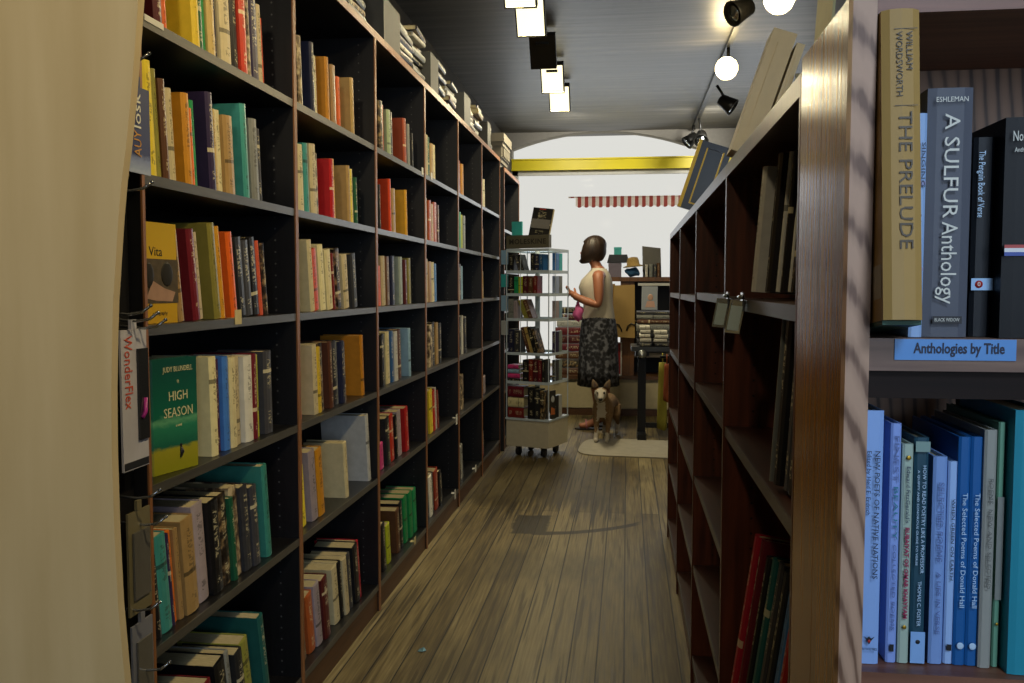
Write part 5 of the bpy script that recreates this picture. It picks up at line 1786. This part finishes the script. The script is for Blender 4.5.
cheek = m_fur.math('MULTIPLY', m_fur.math('LESS_THAN', m_fur.math('ADD', X_, nz), -.012), m_fur.math('MULTIPLY', m_fur.math('LESS_THAN', Y_, -.085), m_fur.math('LESS_THAN', Z_, .42)))
paws = m_fur.math('LESS_THAN', m_fur.math('ADD', Z_, nz), .075)
msk = m_fur.math('MAXIMUM', m_fur.math('MAXIMUM', chest, muz), m_fur.math('MAXIMUM', m_fur.math('MAXIMUM', blaze, cheek), paws))
fine = m_fur.noise(co, 120, 3, (1, 1, .3))
tan_ = m_fur.mix(fine, rgb('4a3826'), rgb('8f7556'))
m_fur.setc(m_fur.mix(msk, tan_, rgb('a9a296')))
m_fur.rough(.85, .2)
DX, DY = -.188, 6.8
DOG = {}
sk_ = lambda s, a, z: (s + .15 * max(0, a), a, z)
DOG.update({'chest': (sk_(0, .06, .265), .083), 'belly': (sk_(0, .22, .275), .07), 'loin': (sk_(0, .33, .285), .066), 'rump': (sk_(0, .42, .285), .068), 'tail0': (sk_(0, .49, .3), .024), 'tail1': (sk_(.0, .54, .24), .024), 'tail2': (sk_(.0, .56, .16), .014),
            'withers': (sk_(0, .01, .315), .066), 'neck': (sk_(0, -.045, .355), .056), 'head': (sk_(0, -.09, .392), .06), 'brow': (sk_(0, -.125, .395), .047), 'muz': (sk_(0, -.165, .365), .03), 'nose': (sk_(0, -.198, .357), .02)})
DE = [('chest', 'belly'), ('belly', 'loin'), ('loin', 'rump'), ('rump', 'tail0'), ('tail0', 'tail1'), ('tail1', 'tail2'), ('chest', 'withers'), ('withers', 'neck'), ('neck', 'head'), ('head', 'brow'), ('brow', 'muz'), ('muz', 'nose')]
for s_, n in ((1, 'l'), (-1, 'r')):
    DOG.update({n + 'sho': (sk_(s_ * .05, .04, .2), .036), n + 'elb': (sk_(s_ * .046, .06, .15), .024), n + 'wri': (sk_(s_ * .042, .03, .07), .017), n + 'paw': (sk_(s_ * .042, .01, .022), .018), n + 'toe': (sk_(s_ * .042, -.025, .016), .016),
                n + 'hip': (sk_(s_ * .045, .4, .235), .05), n + 'kne': (sk_(s_ * .06, .34, .165), .034), n + 'hoc': (sk_(s_ * .052, .46, .095), .016), n + 'hpw': (sk_(s_ * .052, .44, .022), .017), n + 'hto': (sk_(s_ * .052, .405, .016), .016)})
    DE += [('chest', n + 'sho'), (n + 'sho', n + 'elb'), (n + 'elb', n + 'wri'), (n + 'wri', n + 'paw'), (n + 'paw', n + 'toe'), ('rump', n + 'hip'), (n + 'hip', n + 'kne'), (n + 'kne', n + 'hoc'), (n + 'hoc', n + 'hpw'), (n + 'hpw', n + 'hto')]
dog = skin_body('dog', DOG, DE, [m_fur.m], 'chest', 2, None, (DX, DY, 0))
zmin = min(v.co.z for v in dog.data.vertices)
dog.location.z = .0092 - zmin
tag(dog, 'tan and white dog with pricked ears standing on the pale sunlit patch facing the camera', 'dog')
m_ear = plain('tan_ear_fur', '5c4934', .85)
m_dn = plain('black_nose', '0c0b0b', .3)
for s_ in (1, -1):
    b = MB()
    M = Matrix.Rotation(rad(18 * s_), 3, 'Y')
    b.loft([[M @ Vector((math.cos(2 * math.pi * k / 10) * r, math.sin(2 * math.pi * k / 10) * r * .45, z)) for k in range(10)] for r, z in ((.026, 0), (.026, .02), (.017, .045), (.004, .068))])
    e = b.build('ear', m_ear, dog, (s_ * .042, -.085, .432), (rad(-8), 0, 0))
    b = MB(); b.prism([(-.012, -.0135, .008), (.012, -.0135, .008), (s_ * .012, -.009, .045)], (0, .002, 0)); b.build('inner_ear', plain('dark_ear_lining', '40302a', .8), e)
    b = MB(); b.sphere((s_ * .026, -.166, .405), .0085, 10); b.build('eye', m_eye, dog)
b = MB(); b.sphere((0, -.216, .361), .014, 12, sc=(1.15, .8, .85)); b.build('nose', m_dn, dog)
b = MB(); b.tube([(-.018, -.2, .343), (0, -.213, .341), (.018, -.2, .343)], .003, 6); b.build('mouth', m_dn, dog)


# ------------------------------------------------------------------ render look
scene.view_settings.view_transform = 'Standard'
scene.view_settings.look = 'None'
scene.view_settings.gamma = 1
scene.view_settings.exposure = 0
scene.view_settings.use_curve_mapping = False
scene.cycles.use_denoising = True
scene.cycles.max_bounces = 8
scene.cycles.sample_clamp_indirect = 4
